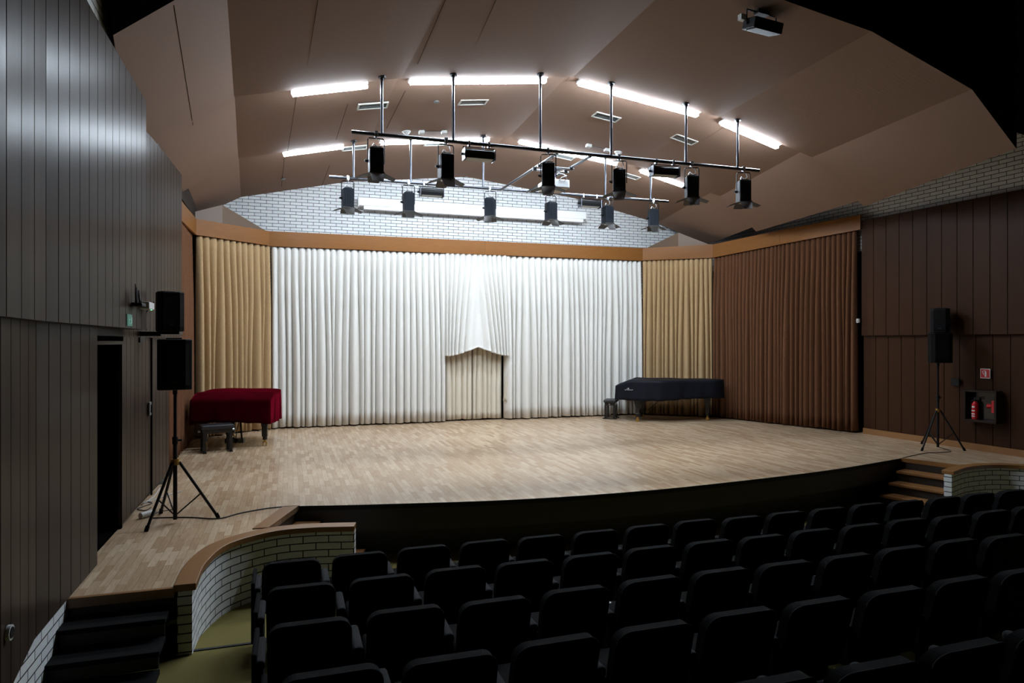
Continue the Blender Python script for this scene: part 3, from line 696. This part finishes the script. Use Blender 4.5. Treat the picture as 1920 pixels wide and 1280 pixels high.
# ------------------------------------------------------------------ vents, detectors, boxes on the ceiling
def on_ceiling(px, py):
    p, n, tx = ceil_hit(px, py); ty = n.cross(tx).normalized()
    return Matrix(((tx.x, ty.x, n.x, p.x), (tx.y, ty.y, n.y, p.y), (tx.z, ty.z, n.z, p.z), (0, 0, 0, 1)))
def vent(px, py, lab, wd=.50, dp=.24):
    T = on_ceiling(px, py)
    t = thing('ceiling_vent', lab, 'air vent', T.translation, 0, 'air vents in the stage ceiling'); R = T.copy(); R.translation = (0, 0, 0)
    b = MB(); b.box((0, 0, -.004), (wd-.05, dp-.05, .006)); bmesh.ops.transform(b.bm, matrix=R, verts=b.bm.verts[:]); b.build('backing', 'vent', t)
    b = MB()
    for s in (-1, 1): b.box((0, s*(dp/2-.0125), .006), (wd, .025, .022)); b.box((s*(wd/2-.0125), 0, .006), (.025, dp-.05, .022))
    bmesh.ops.transform(b.bm, matrix=R, verts=b.bm.verts[:]); b.build('frame', 'vent_frame', t)
    b = MB()
    for k in range(5): b.box((0, -dp/2+.045+(dp-.09)*k/4, .004), (wd-.05, .006, .012))
    bmesh.ops.transform(b.bm, matrix=R, verts=b.bm.verts[:]); b.build('slats', 'vent', t)
for px, py, lab in ((699, 198, 'leftmost in the front row'), (887, 191, 'second from left in the front row'), (1137, 219, 'third from left in the front row'), (1283, 261, 'rightmost in the front row'),
                    (665, 277, 'leftmost in rear row, beside a glowing strip'), (818, 269, 'second in rear row, just above the front bar'), (1056, 293, 'third in rear row, over the projector'), (1180, 329, 'rightmost in rear row, beside a lantern')):
    vent(px, py, 'grey ceiling air vent with cream frame, '+lab)
def ceil_obj(name, px, py, lab, cat, fn, mt, group=None):
    T = on_ceiling(px, py); b = MB(); fn(b); R = T.copy(); R.translation = (0, 0, 0)
    bmesh.ops.transform(b.bm, matrix=R, verts=b.bm.verts[:]); o = b.build(name, mt); o.location = T.translation
    return tag(o, lab, cat, group)
def det(b): b.cyl((0, 0, 0), (0, 0, .03), .085, 20, .075); b.cyl((0, 0, .03), (0, 0, .07), .06, 20, .03)
ceil_obj('smoke_detector', 762, 246, 'round white smoke detector left on the ceiling above the front bar', 'smoke detector', det, 'white_plastic')
ceil_obj('smoke_detector', 1159, 285, 'round white smoke detector right on the ceiling beside a drop rod', 'smoke detector', det, 'white_plastic')
def jb(b): b.box((0, 0, .03), (.10, .10, .06))
for px, py, lab in ((790, 245, 'small white junction box on the ceiling, right of the left detector'), (832, 245, 'small white junction box on the ceiling, left of the second drop rod'),
                    (1104, 271, 'small white junction box on the ceiling, farther from the right detector'), (1138, 279, 'small white junction box on the ceiling, left of the fourth drop rod')):
    ceil_obj('junction_box', px, py, lab, 'junction box', jb, 'white_plastic')
ceil_obj('ceiling_nozzle', 818, 190, 'tiny round brown fitting in the ceiling left of the second front vent', 'ceiling fitting', lambda b: b.cyl((0, 0, 0), (0, 0, .02), .05, 16), 'vent')
ceil_obj('ceiling_nozzle', 531, 335, 'tiny round brown fitting in the left ceiling near the brick wall', 'ceiling fitting', lambda b: b.cyl((0, 0, 0), (0, 0, .02), .05, 16), 'vent')
def cable(label, pts, r=.006, mt='cable', name='cable'):
    b = MB(); b.tube(catmull([Vector(p) for p in pts], 6), r, 6); return tag(b.build(name, mt, smooth=True), label, 'cable')
def cz(px, py, h=.012): p, n, _ = ceil_hit(px, py); return p+n*h
cable('thin dark cable between two junction boxes on the left ceiling', [cz(790, 245), cz(810, 245), cz(832, 245)], .007)
cable('thin dark cable between two junction boxes on the right ceiling', [cz(1104, 271), cz(1120, 275), cz(1138, 279)], .007)
# black flood at the front of the ceiling
p, n, _ = ceil_hit(1428, 22)
t = thing('ceiling_floodlight', 'black floodlight box on the front ceiling near the dark edge, top right', 'flood light', p, .12)
b = MB(); b.box((0, -.02, -.19), (.46, .22, .13), 0, Matrix.Rotation(.25, 4, 'X')); b.build('housing', 'black', t, bevel=.012)
b = MB(); b.box((0, -.035, -.262), (.41, .17, .012), 0, Matrix.Rotation(.25, 4, 'X')); b.build('lens', 'black_rough', t)
b = MB(); b.tube([(-.24, 0, -.2), (-.24, 0, -.02), (.24, 0, -.02), (.24, 0, -.2)], .012, 6); b.box((0, 0, -.012), (.18, .08, .06)); b.build('bracket', 'black', t)
b = MB(); b.box((-.26, .06, -.10), (.08, .06, .07)); b.build('junction_box', 'white_plastic', t)

# ------------------------------------------------------------------ loudspeakers and stands
def speaker(label, loc, rz, wd=.38, h=.56, dp=.34, group=None):
    t = thing('loudspeaker', label, 'loudspeaker', loc, rz, group)
    T = Matrix(((1, 0, 0, 0), (0, 1, 0, 0), (0, 0, h, 0), (0, 0, 0, 1)))
    pr = [(-wd/2, -dp/2), (-wd*.3, -dp/2-.03), (wd*.3, -dp/2-.03), (wd/2, -dp/2), (wd*.46, dp*.1), (wd*.3, dp/2), (-wd*.3, dp/2), (-wd*.46, dp*.1)]
    b = MB(); b.extr(pr, T); b.build('cabinet', 'black_rough', t, bevel=.014)
    pg = [(-wd*.44, -dp/2-.004), (-wd*.3, -dp/2-.036), (wd*.3, -dp/2-.036), (wd*.44, -dp/2-.004)]
    b = MB(); T2 = Matrix.Translation((0, -.004, .05)) @ Matrix(((1, 0, 0, 0), (0, 1, 0, 0), (0, 0, h-.10, 0), (0, 0, 0, 1))); b.extr(pg, T2); b.build('grille', 'mesh_black', t)
    b = MB(); b.box((0, -dp/2-.038, .085), (.05, .004, .022)); b.build('badge', 'vent', t)
    b = MB(); b.box((0, dp*.1, h+.008), (.16, .03, .016)); b.build('handle', 'black', t, bevel=.005)
    return t
def stand(label, c, feet, hub, top, rz=0):
    t = thing('speaker_stand', label, 'speaker stand', (c[0], c[1], 0)); off = t.location
    b = MB(); b.cyl((c[0], c[1], .04), (c[0], c[1], hub+.25), .022, 12); b.cyl((c[0], c[1], hub+.2), (c[0], c[1], top+.05), .018, 12); b.build('pole', 'black', t, off)
    b = MB(); b.cyl((c[0], c[1], hub+.2), (c[0], c[1], hub+.28), .03, 12); b.cyl((c[0]+.03, c[1], hub+.24), (c[0]+.07, c[1], hub+.24), .012, 8); b.cyl((c[0], c[1], top-.05), (c[0], c[1], top), .026, 12); b.build('collar', 'black', t, off)
    b = MB(); b.cyl((c[0], c[1], hub-.03), (c[0], c[1], hub+.035), .045, 12); b.build('hub', 'brass', t, off)
    for fx_, fy_ in feet:
        d = Vector((fx_-c[0], fy_-c[1], 0)).normalized()
        b = MB(); b.cyl((c[0]+d.x*.04, c[1]+d.y*.04, hub), (fx_, fy_, .02), .0155, 10); lg = b.build('leg', 'black', t, off)
        b = MB(); b.cyl((fx_-d.x*.015, fy_-d.y*.015, .055), (fx_+d.x*.01, fy_+d.y*.01, 0), .021, 10); b.build('rubber_foot', 'rubber', lg, off)
        m = Vector((fx_, fy_, .02)).lerp(Vector((c[0], c[1], hub)), .42)
        b = MB(); b.cyl((c[0], c[1], .08), m, .008, 8); b.build('brace', 'black', t, off)
    return t
f1, f2, f3 = at_z(275, 996), at_z(408, 971), at_z(302, 967); cL = at_z(328.5, 980)
cL = Vector((cL.x, cL.y, 0))
stand('black tripod speaker stand on the left wing of the stage beside the doorway', (cL.x, cL.y), [(f1.x, f1.y), (f2.x, f2.y), (f3.x-.02, f3.y+.12)], .67, 1.47)
zs0 = 1.46
speaker('black loudspeaker on the tripod stand at the left side of the stage', (cL.x-.01, cL.y, 1.475), .18, .345, .55, .33)
f1, f2, f3 = at_z(1729, 845), at_z(1808, 845), at_z(1746, 835); cR_ = at_z(1758.5, 842)
stand('black tripod speaker stand before the dark wall on the right, beside the extinguisher niche', (cR_.x, cR_.y), [(f1.x, f1.y), (f2.x, f2.y), (f3.x, f3.y+.2)], .72, 1.60)
speaker('black loudspeaker on the tripod stand at the right side of the stage', (cR_.x+.02, cR_.y, 1.605), -.62, .37, .55, .34)
# wall speakers
sp = at_x(321, 622, -1.36)
t = speaker('black loudspeaker on a wall shelf high on the left wall', (sp.x-.03, sp.y, sp.z+.004), .35, .30, .48, .30)
b = MB(); b.box((sp.x-.12, sp.y, sp.z-.014), (.46, .30, .03)); o = None
sh = thing('speaker_shelf', 'black shelf bracket carrying the loudspeaker on the left wall', 'shelf', (sp.x-.12, sp.y, sp.z-.03)); b.build('board', 'black', sh, sh.location)
b = MB(); b.cyl((sp.x-.32, sp.y-.1, sp.z-.04), (sp.x-.10, sp.y-.1, sp.z-.04), .014, 8); b.box((sp.x-.325, sp.y, sp.z-.06), (.02, .25, .14)); b.build('bracket', 'black', sh, sh.location)
p0 = at_x(283, 600, -1.62)
cable('thin black cable looping down from the left wall speaker', [(sp.x-.17, sp.y-.1, sp.z+.36), (sp.x-.24, sp.y-.12, sp.z+.25), (sp.x-.30, sp.y-.14, sp.z+.12), (sp.x-.24, sp.y-.16, sp.z+.02)], .006)
wsp = at_wall(1766, 625, (11.75, 11.6), (11.97, 7.95))
wsp = at_wall(1764, 624, (11.55, 11.56), (11.77, 7.95))
t = speaker('black loudspeaker mounted on the right wall above the stand speaker', (wsp.x, wsp.y, wsp.z), -1.0, .32, .46, .28)
b = MB(); b.box((wsp.x+.19, wsp.y+.1, wsp.z+.2), (.16, .08, .16)); tag(b.build('speaker_bracket', 'black'), 'black bracket behind the loudspeaker mounted on the right wall', 'bracket')

# ------------------------------------------------------------------ small things on the left wall
XU = -1.47
r0 = at_x(247, 571, XU)
t = thing('wifi_router', 'black wireless router with three upright antennas on the left wall', 'router', r0)
b = MB(); b.box((.06, 0, 0), (.10, .20, .035)); b.build('body', 'black_rough', t, bevel=.008)
for dy, hgt in ((-.095, .20), (-.04, .17), (.055, .15)):
    b = MB(); b.cyl((.06, dy, .0), (.05, dy, hgt), .014, 8, .004); b.build('antenna', 'black_rough', t)
b = MB(); b.tube([(.06, .02, .01), (.08, .05, .05), (.07, .09, .04), (.05, .10, 0)], .005, 6); b.build('cable', 'cable', t, smooth=True)
e0 = at_x(265, 573, XU)
t = thing('emergency_lamp', 'small white emergency lamp with green light on the left wall, right of the router', 'emergency light', e0)
b = MB(); b.box((.05, 0, 0), (.10, .28, .075)); b.build('body', 'white_plastic', t, bevel=.008)
b = MB(); b.cyl((.085, .05, -.036), (.085, .05, -.044), .009, 10); b.build('indicator', 'green_led', t)
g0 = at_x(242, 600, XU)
t = thing('exit_glow', 'dim green plate for the exit pictogram projected below the router on the left wall', 'sign', g0)
b = MB(); b.box((.004, 0, 0), (.006, .22, .115)); b.build('panel', 'green', t)  # glowing plate stands in for pictogram light thrown on the wall
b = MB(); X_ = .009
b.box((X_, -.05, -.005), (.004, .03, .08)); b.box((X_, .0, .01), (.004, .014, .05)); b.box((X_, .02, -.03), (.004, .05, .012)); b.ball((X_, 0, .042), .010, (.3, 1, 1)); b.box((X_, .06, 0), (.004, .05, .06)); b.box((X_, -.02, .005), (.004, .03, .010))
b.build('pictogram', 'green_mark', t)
h0 = at_x(279, 766, -1.685)
t = thing('door_lock', 'grey lock plate on the left wall beside the dark vertical door gap', 'door lock', h0)
b = MB(); b.box((.012, 0, 0), (.02, .12, .17)); b.build('plate', 'vent', t, bevel=.004)
b = MB(); b.box((.03, .02, 0), (.02, .03, .10)); b.build('handle', 'black', t)
b = MB(); b.box((-1.69, at_x(284, 700, -1.69).y, 1.05), (.02, .035, 2.1)); struct(b.build('door_2', 'void'))
wl = at_x(14, 1186, -1.47)
t = thing('wall_light', 'small round white-ringed step light low on the near left wall', 'wall light', wl)
b = MB(); b.cyl((0, 0, 0), (.02, 0, 0), .042, 24); b.build('ring', 'white_plastic', t)
b = MB(); b.cyl((.015, 0, 0), (.024, 0, 0), .030, 24); b.build('cover', 'black', t)

# ------------------------------------------------------------------ floor bits on the left wing
ps = at_z(276, 969)
t = thing('power_adapter', 'white power adapter lying on the stage floor behind the left stand leg', 'power adapter', (ps.x, ps.y, 0), .9)
b = MB(); b.cyl((-.09, 0, .035), (.09, 0, .035), .034, 14); b.build('body', 'white_plastic', t)
b = MB(); b.cyl((.09, 0, .035), (.115, 0, .035), .026, 14, .012); b.build('plug', 'black', t)
def fz(*pts): return [Vector((*at_z(x, y).xy, .008)) for x, y in pts]
cable('black cable running from the left stand across the stage floor to the stage edge', fz((285, 972), (320, 971), (360, 971), (410, 973), (450, 963), (500, 954), (545, 950), (562, 950)), .007)
cable('thin black cable curling from the white adapter past the stand legs', fz((285, 966), (300, 960), (318, 957), (330, 953), (320, 949)), .005)
cable('tangled black cable at the foot of the left wall', fz((265, 948), (272, 942), (285, 944), (270, 950), (258, 955), (272, 958), (283, 952)), .006)
cable('light grey cable loops on the floor along the left wall', fz((300, 915), (290, 930), (280, 938), (268, 944), (283, 940), (300, 934), (330, 924), (340, 922)), .006, 'cable_white')
b = MB()
for k, (x, y) in enumerate(((297, 900), (303, 896), (296, 907))):
    q = at_z(x, y); b.box((q.x, q.y, .03+.0*k), (.10, .14, .06), .3*k)
tag(b.build('cable_box', 'vent', bevel=.008), 'small dark cable box on the floor at the foot of the left wall', 'box')
cable('thin black cable from the right speaker stand over the stage floor to the stairs', fz((1758, 838), (1775, 843), (1782, 847), (1760, 849), (1735, 850), (1710, 855), (1692, 859)), .006)

# ------------------------------------------------------------------ grand pianos
def caster(b, x, y):
    for s in (-.03, .03): b.cyl((x+s-.009, y, .04), (x+s+.009, y, .04), .04, 14)
    b.box((x, y, .085), (.05, .04, .03)); b.cyl((x, y, .09), (x, y, .12), .02, 10)
def leg(b, x, y, h=.62):
    b.cyl((x, y, .12), (x, y, .20), .045, 8); b.box((x, y, .2), (.10, .10, .03))
    b.prism([(x-.05, y-.05), (x+.05, y-.05), (x+.05, y+.05), (x-.05, y+.05)], .21, h-.24)
    for k in range(4): b.box((x, y, h-.21+.06*k), (.12+.022*k, .12+.022*k, .062))
def piano_outline(Lg, wd, e=0.0, sh=.30):
    """plan with the keyboard along -y, straight bass side at -x, curved bent side at +x"""
    h = wd/2; pts = [(-h-e, -e), (h+e, -e)]
    c = [(h+e, Lg*sh), (h*.92+e, Lg*(sh+.16)), (h*.45+e, Lg*(sh+.30)), (h*-.1+e, Lg*.985+e)] if sh > .5 else [(h+e, Lg*.30), (h*.92+e, Lg*.46), (h*.45+e, Lg*.68), (h*.20+e, Lg*.84), (h*.02+e*.7, Lg*.95)]
    c += [(-h*.35, Lg+e), (-h*.78, Lg+e), (-h-e, Lg*.93)]
    return pts[:2]+[(p.x, p.y) for p in catmull([(*q, 0) for q in c], 4)]
def cover(mt, Lg, wd, zt_, zb_, dipf, t, e=.03, hem_var=.03, seed=1, sh=.3):
    """cloth cover: a top sheet with a soft rim and a skirt hanging in shallow folds"""
    r = random.Random(seed); base = piano_outline(Lg, wd, e, sh); pts = []
    for i in range(len(base)):
        a, c = Vector(base[i]), Vector(base[(i+1) % len(base)]); k = max(1, int((c-a).length/.045))
        for j in range(k): pts.append(a+(c-a)*j/k)
    n = len(pts); cen = Vector((-.05*wd, Lg*.42)); rows = []
    per = [0]
    for i in range(1, n): per.append(per[-1]+(pts[i]-pts[i-1]).length)
    def top(p): return zt_-(dipf*max(0, (.30-p.y))/.30 if p.y < .30 else 0)
    rows.append([(cen.x+(p.x-cen.x)*.02, cen.y+(p.y-cen.y)*.02, zt_+.004) for p in pts])
    for f in (.3, .6, .85, .95): rows.append([(cen.x+(p.x-cen.x)*f, cen.y+(p.y-cen.y)*f, top(Vector((cen.x+(p.x-cen.x)*f, cen.y+(p.y-cen.y)*f)))+.004*math.sin(p.x*9+p.y*7)) for p in pts])
    rows.append([(p.x, p.y, top(p)-.012) for p in pts])
    for v in (.12, .3, .5, .7, .85, 1.0):
        row = []
        for i, p in enumerate(pts):
            a, c = pts[i-1], pts[(i+1) % n]; d = (c-a).normalized(); nn = Vector((d.y, -d.x))
            s = per[i]; w_ = .014*v*(math.sin(s*11+2*math.sin(s*2.3))+.6*math.sin(s*23+v*3))+.012*v
            zlow = zb_+hem_var*math.sin(s*1.9+.7)+.006*math.sin(s*17); zt2 = top(p)-.012
            q = p+nn*w_; row.append((q.x, q.y, zt2+(zlow-zt2)*v))
        rows.append(row)
    b = MB(); b.grid(rows, True); b.bm.faces.new([v for v in b.bm.verts][:n])
    o = b.build('cover', mt, t, smooth=True); o.modifiers.new('cloth_thickness', 'SOLIDIFY').thickness = .006
    return o
def piano(label, loc, rz, Lg, wd, mt, zt_, zb_, dipf, seed, sh=.3):
    t = thing('grand_piano', label, 'piano', loc, rz)
    o = cover(mt, Lg, wd, zt_, zb_, dipf, t, seed=seed, sh=sh)
    b = MB(); b.prism(piano_outline(Lg, wd-.04, -.01, sh), .62, .90); b.build('case', 'piano_black', t)
    for x, y in ((-wd*.40, Lg*.20), (wd*.40, Lg*.20), (-wd*.22, Lg*.86)):
        b = MB(); leg(b, x, y); lg = b.build('leg', 'piano_black', t, bevel=.006)
        b = MB(); caster(b, x, y); b.build('caster', 'brass', lg)
    b = MB(); 
    for s in (-.12, .12): b.cyl((s, Lg*.20, .15), (s*.6, Lg*.24, .62), .018, 8)
    b.box((0, Lg*.19, .12), (.34, .14, .09)); b.cyl((0, Lg*.23, .15), (0, Lg*.45, .62), .009, 6); ly = b.build('pedal_lyre', 'piano_black', t)
    b = MB()
    for s in (-.07, 0, .07): b.box((s, Lg*.19-.11, .085), (.03, .10, .012))
    b.build('pedal', 'brass', ly)
    return t
cp = at_z(503, 838)
pr_ = (-1.01, 13.60, 0)
piano('grand piano under a dark red velvet cover in the left corner of the stage', pr_, -.17, 1.58, 1.36, 'red_velvet', 1.03, .47, .10, 2, sh=.62)
def bench(label, loc, rz, wd=.60, dp=.36, h=.50, lift=True):
    t = thing('piano_bench', label, 'piano bench', loc, rz)
    b = MB(); b.box((0, 0, h-.04), (wd, dp, .08)); b.build('cushion', 'leather', t, bevel=.025, seg=3)
    b = MB(); b.box((0, 0, h-.115), (wd-.06, dp-.06, .07)); b.build('apron', 'piano_black', t)
    for sx in (-1, 1):
        for sy in (-1, 1):
            b = MB(); b.box((sx*(wd/2-.06), sy*(dp/2-.05), (h-.14)/2+.012), (.055, .055, h-.165)); b.build('leg', 'piano_black', t, bevel=.004)
        b = MB(); b.box((sx*(wd/2-.06), 0, .012), (.06, dp+.04, .024)); b.build('foot_rail', 'piano_black', t)
        b = MB(); b.cyl((sx*(wd/2-.01), 0, h-.115), (sx*(wd/2+.03), 0, h-.115), .022, 12); b.build('height_knob', 'chrome', t)
    return t
b1 = at_z(430, 849); b2 = at_z(378, 849)
bench('black leather piano bench in front of the red covered piano', ((b1.x+b2.x)/2, (b1.y+b2.y)/2+.17, 0), .25, .56, .34, .50)
# black concert grand: keyboard end to the left, bent side towards the audience
rzb = math.radians(-126); wd_, Lg = 1.34, 2.5
loc = (8.2, 15.8, 0)
bp_ = piano('concert grand piano under a black cover at the right rear of the stage', loc, rzb, Lg, wd_, 'navy_cloth', 1.04, .56, .12, 5)
b = MB()
for k in range(6): b.box((wd_/2+.062, .22+.035*k, .80+.004*(k % 2)), (.004, .018, .014))
b.box((wd_/2+.062, .30, .835), (.004, .02, .03)); b.box((wd_/2+.062, .27, .83), (.004, .012, .018)); b.build('emblem', 'white_plastic', bp_)
bench('black leather piano bench at the keyboard end of the black covered piano', (8.0, 15.96, 0), rzb, .50, .32, .50)

# ------------------------------------------------------------------ right wall: sign, extinguisher niche, sensor, conduit
W0, W1 = (11.86, 11.60), (12.06, 7.95)
wa = math.atan2(W1[1]-W0[1], W1[0]-W0[0])          # board direction along the wall, towards the audience
sg = at_wall(1848, 700, W0, W1)
t = thing('fire_sign', 'square red sign with white border and extinguisher pictogram on the dark right wall', 'sign', sg, wa+PI)
def sgb(b, y, z, w_, h_, x): b.box((y, x, z), (w_, .006, h_)); return b
# local frame: x along the wall, y out of the wall (negative = into the hall)
sd = 1
b = MB(); b.box((0, sd*.006, 0), (.175, .01, .175)); b.build('panel', 'sign_white', t)
b = MB(); b.box((0, sd*.012, 0), (.150, .008, .150)); b.build('red_field', 'red', t)
b = MB(); b.box((-.012, sd*.018, -.015), (.034, .006, .085)); b.box((-.012, sd*.018, .036), (.018, .006, .03)); b.box((.012, sd*.018, .047), (.04, .006, .010)); b.box((.034, sd*.018, .012), (.011, .006, .07), 0, Matrix.Rotation(.35, 4, 'Y')); b.build('pictogram', 'sign_white', t)
n0 = at_wall(1848, 761, W0, W1)
pA, pB = at_wall(1817, 761, W0, W1), at_wall(1879, 761, W0, W1); nw = (pB-pA).length; nh = at_wall(1848, 731, W0, W1).z-at_wall(1848, 791, W0, W1).z
t = thing('extinguisher_cabinet', 'dark wooden open niche box holding a red fire extinguisher on the right wall', 'cabinet', n0, wa+PI)
b = MB()
for s_ in (-1, 1): b.box((s_*(nw/2-.02), .085, 0), (.04, .17, nh)); b.box((0, .085, s_*(nh/2-.02)), (nw-.08, .17, .04))
b.build('frame', 'frame_dark', t, bevel=.004)
b = MB(); b.box((0, .01, 0), (nw-.08, .012, nh-.08)); b.build('back_panel', 'piano_black', t)
def frame_pt(u, v, z): c_, s_ = math.cos(wa+PI), math.sin(wa+PI); return (n0.x+u*c_-v*s_, n0.y+u*s_+v*c_, n0.z+z)
ez = -nh/2+.04
t = thing('fire_extinguisher', 'red fire extinguisher standing in the dark niche on the right wall', 'fire extinguisher', frame_pt(nw*.22, .085, ez), wa+PI)
b = MB(); b.cyl((0, 0, 0), (0, 0, .28), .055, 20); b.cyl((0, 0, .28), (0, 0, .33), .055, 20, .022); b.build('cylinder', 'red_paint', t, smooth=False, bevel=.006)
b = MB(); b.cyl((0, 0, .33), (0, 0, .37), .02, 12); b.box((-.03, 0, .375), (.10, .02, .014)); b.box((-.03, 0, .40), (.10, .02, .012), 0, Matrix.Rotation(.2, 4, 'Y')); b.build('valve', 'black', t)
b = MB(); b.tube([(.02, 0, .35), (.06, .02, .33), (.068, .02, .22), (.066, .02, .10)], .009, 6); b.build('hose', 'black', t)
b = MB()
for z_ in (.06, .10, .16): b.box((0, .054, z_), (.06, .006, .02))
b.box((0, .053, .23), (.05, .006, .03)); b.build('label_plate', 'white_plastic', t)
t = thing('extinguisher_reflection', 'small orange red solid for the reflection of the extinguisher, right side inside the niche', 'reflection', frame_pt(-nw*.5+.12, .05, .0), wa+PI)
b = MB(); b.box((0, 0, 0), (.05, .06, .22)); b.build('body', 'red_paint', t, bevel=.008)  # solid shapes stand in for the mirrored red of the extinguisher
b = MB(); b.cyl((.03, .0, .01), (.10, .0, .01), .03, 12, .045); b.build('reflection_flare', 'red_paint', t)
sn = at_wall(1611, 601, (11.70, 11.56), (11.92, 7.95))
t = thing('wall_sensor', 'small white sensor on the front edge of the right upper wall boards', 'sensor', sn)
b = MB(); b.box((0, .03, 0), (.05, .06, .09)); b.build('body', 'white_plastic', t, bevel=.008)
b = MB(); b.ball((-.03, .03, 0), .022); b.build('eye', 'white_plastic', t)
cq = at_wall(1619, 402, W0, W1)
cable('dark cable dropping from the ceiling corner behind the right wall boards', [at_wall(1623, 384, (12.1, 11.6), (12.3, 7.95)), at_wall(1623, 398, (12.1, 11.6), (12.3, 7.95)), at_wall(1617, 412, (12.0, 11.6), (12.2, 7.95))], .012)
so = at_wall(1792, 716, W0, W1)
tag(MB().box(so+Vector((-.012, 0, 0)), (.02, .16, .14), wa+PI/2).build('wall_socket', 'black_rough', bevel=.004), 'black socket plate on the right wall between stand pole and red sign', 'socket')

# ------------------------------------------------------------------ theatre seats
def make_seat(label):
    """origin on the floor under the seat; the sitter faces +y"""
    t = thing('theatre_seat', label, 'theatre seat', group='theatre seats')
    T = .745                                                     # top of the backrest
    def back(y_off, half, z0, z1, th, rad, curve, name, mt, rim=False):
        prof_ = []
        nn = 8
        for k in range(nn+1): a = PI-PI/2*k/nn; prof_.append((-half+rad+rad*math.cos(a), z1-rad+rad*math.sin(a)))
        for k in range(nn+1): a = PI/2-PI/2*k/nn; prof_.append((half-rad+rad*math.cos(a), z1-rad+rad*math.sin(a)))
        prof_ += [(half, (z0+z1)/2), (half-.01, z0), (-half+.01, z0), (-half, (z0+z1)/2)]
        return prof_
    def yb(x, z): return -.10-.11*(z-.36)/.40+ .05*(x/.25)**2    # raked and slightly wrapped back
    pr = back(0, .225, .30, T, .07, .085, .04, '', '')
    b = MB(); rows = []
    for f, ins in ((0, .02), (0, 0), (1, 0), (1, .02)):
        rows.append([(x*(1-ins/.25), yb(x, z)+(.078 if f else 0)+(0 if ins == 0 else (-.018 if f == 0 else .018)), .5+(z-.5)*(1-ins/.22)) for x, z in pr])
    V = b.grid(rows, True); 
    b.bm.faces.new(V[0][::-1]); b.bm.faces.new(V[-1]); b.build('backrest', 'seat', t)
    n_ = 18
    ring = [(x, yb(x, z)+.004, z) for x, z in pr[:n_]]; ring = [(ring[0][0], yb(ring[0][0], .34), .34)]+ring+[(ring[-1][0], yb(ring[-1][0], .34), .34)]
    b = MB(); b.tube(ring, .0075, 6); b.build('piping', 'piping', t, smooth=True)
    b = MB(); b.box((0, .14, .37), (.44, .42, .10), 0, Matrix.Rotation(.06, 4, 'X')); b.build('seat_cushion', 'seat', t, bevel=.03, seg=3)
    b = MB(); b.box((0, .02, .15), (.30, .10, .32)); b.box((0, .02, .01), (.36, .26, .03)); b.build('pedestal', 'black', t)
    def arm(x):
        b = MB(); b.box((x, .10, .50), (.062, .36, .06)); o = b.build('armrest', 'arm', t, bevel=.022, seg=3)
        b = MB(); b.box((x, .08, .38), (.045, .34, .20)); b.build('arm_panel', 'seat', o, bevel=.01)
    arm(.275)
    return t, arm
rows_ = [(5.88, .03, 16, 'front row', 'from the left aisle'), (4.95, .09, 14, 'second row', 'from the left aisle'), (4.05, .12, 11, 'third row', 'from the left aisle'),
         (3.20, .19, 9, 'fourth row', 'from the left aisle'), (2.36, .25, 7, 'fifth row, nearest the camera,', 'from the left aisle')]
seat0, arm = make_seat('black fabric theatre seat in the front row, second from the left aisle')
# end seats carry a second armrest on the aisle side
seatA, armA = make_seat('black fabric theatre seat in the front row, first from the left aisle')
armA(-.275)
b = MB(); b.box((-.30, .10, .33), (.03, .40, .50)); b.build('end_panel', 'seat', seatA, bevel=.012)
usedA = used0 = False
for ri, (y, x0, n, rn, fr_) in enumerate(rows_):
    for k in range(n):
        x = x0+.55*k; loc = (x, y+.10+.004*((k*7+ri*3) % 5-2), floor_z(y)+.003*((k*5+ri) % 4-1)); rz = .006*((k*3+ri) % 5-2)
        lab = 'black fabric theatre seat in the %s %s %s' % (rn, ORD[k], fr_)
        if k == 0:
            if not usedA: seatA.location = loc; seatA['label'] = lab; usedA = True
            else: dup(seatA, loc, rz, lab)
        elif not used0: seat0.location = loc; seat0['label'] = lab; used0 = True
        else: dup(seat0, loc, rz, lab)
b = MB(); b.box((-.55, 6.16, floor_z(6.16)+.004), (.55, .03, .012)); tag(b.build('carpet_strip', 'black'), 'dark metal strip across the olive aisle carpet at the end of the parapet', 'floor strip')
b = MB(); b.box((2.085, 4.26, floor_z(4.05)+.537), (.05, .09, .004), .4, Matrix.Rotation(.15, 4, 'X')); b.box((2.10, 4.29, floor_z(4.05)+.545), (.04, .05, .003), .8, Matrix.Rotation(-.3, 4, 'X'))
tag(b.build('paper_slip', 'white_plastic'), 'small white paper slip on a seat armrest in the third row', 'paper')
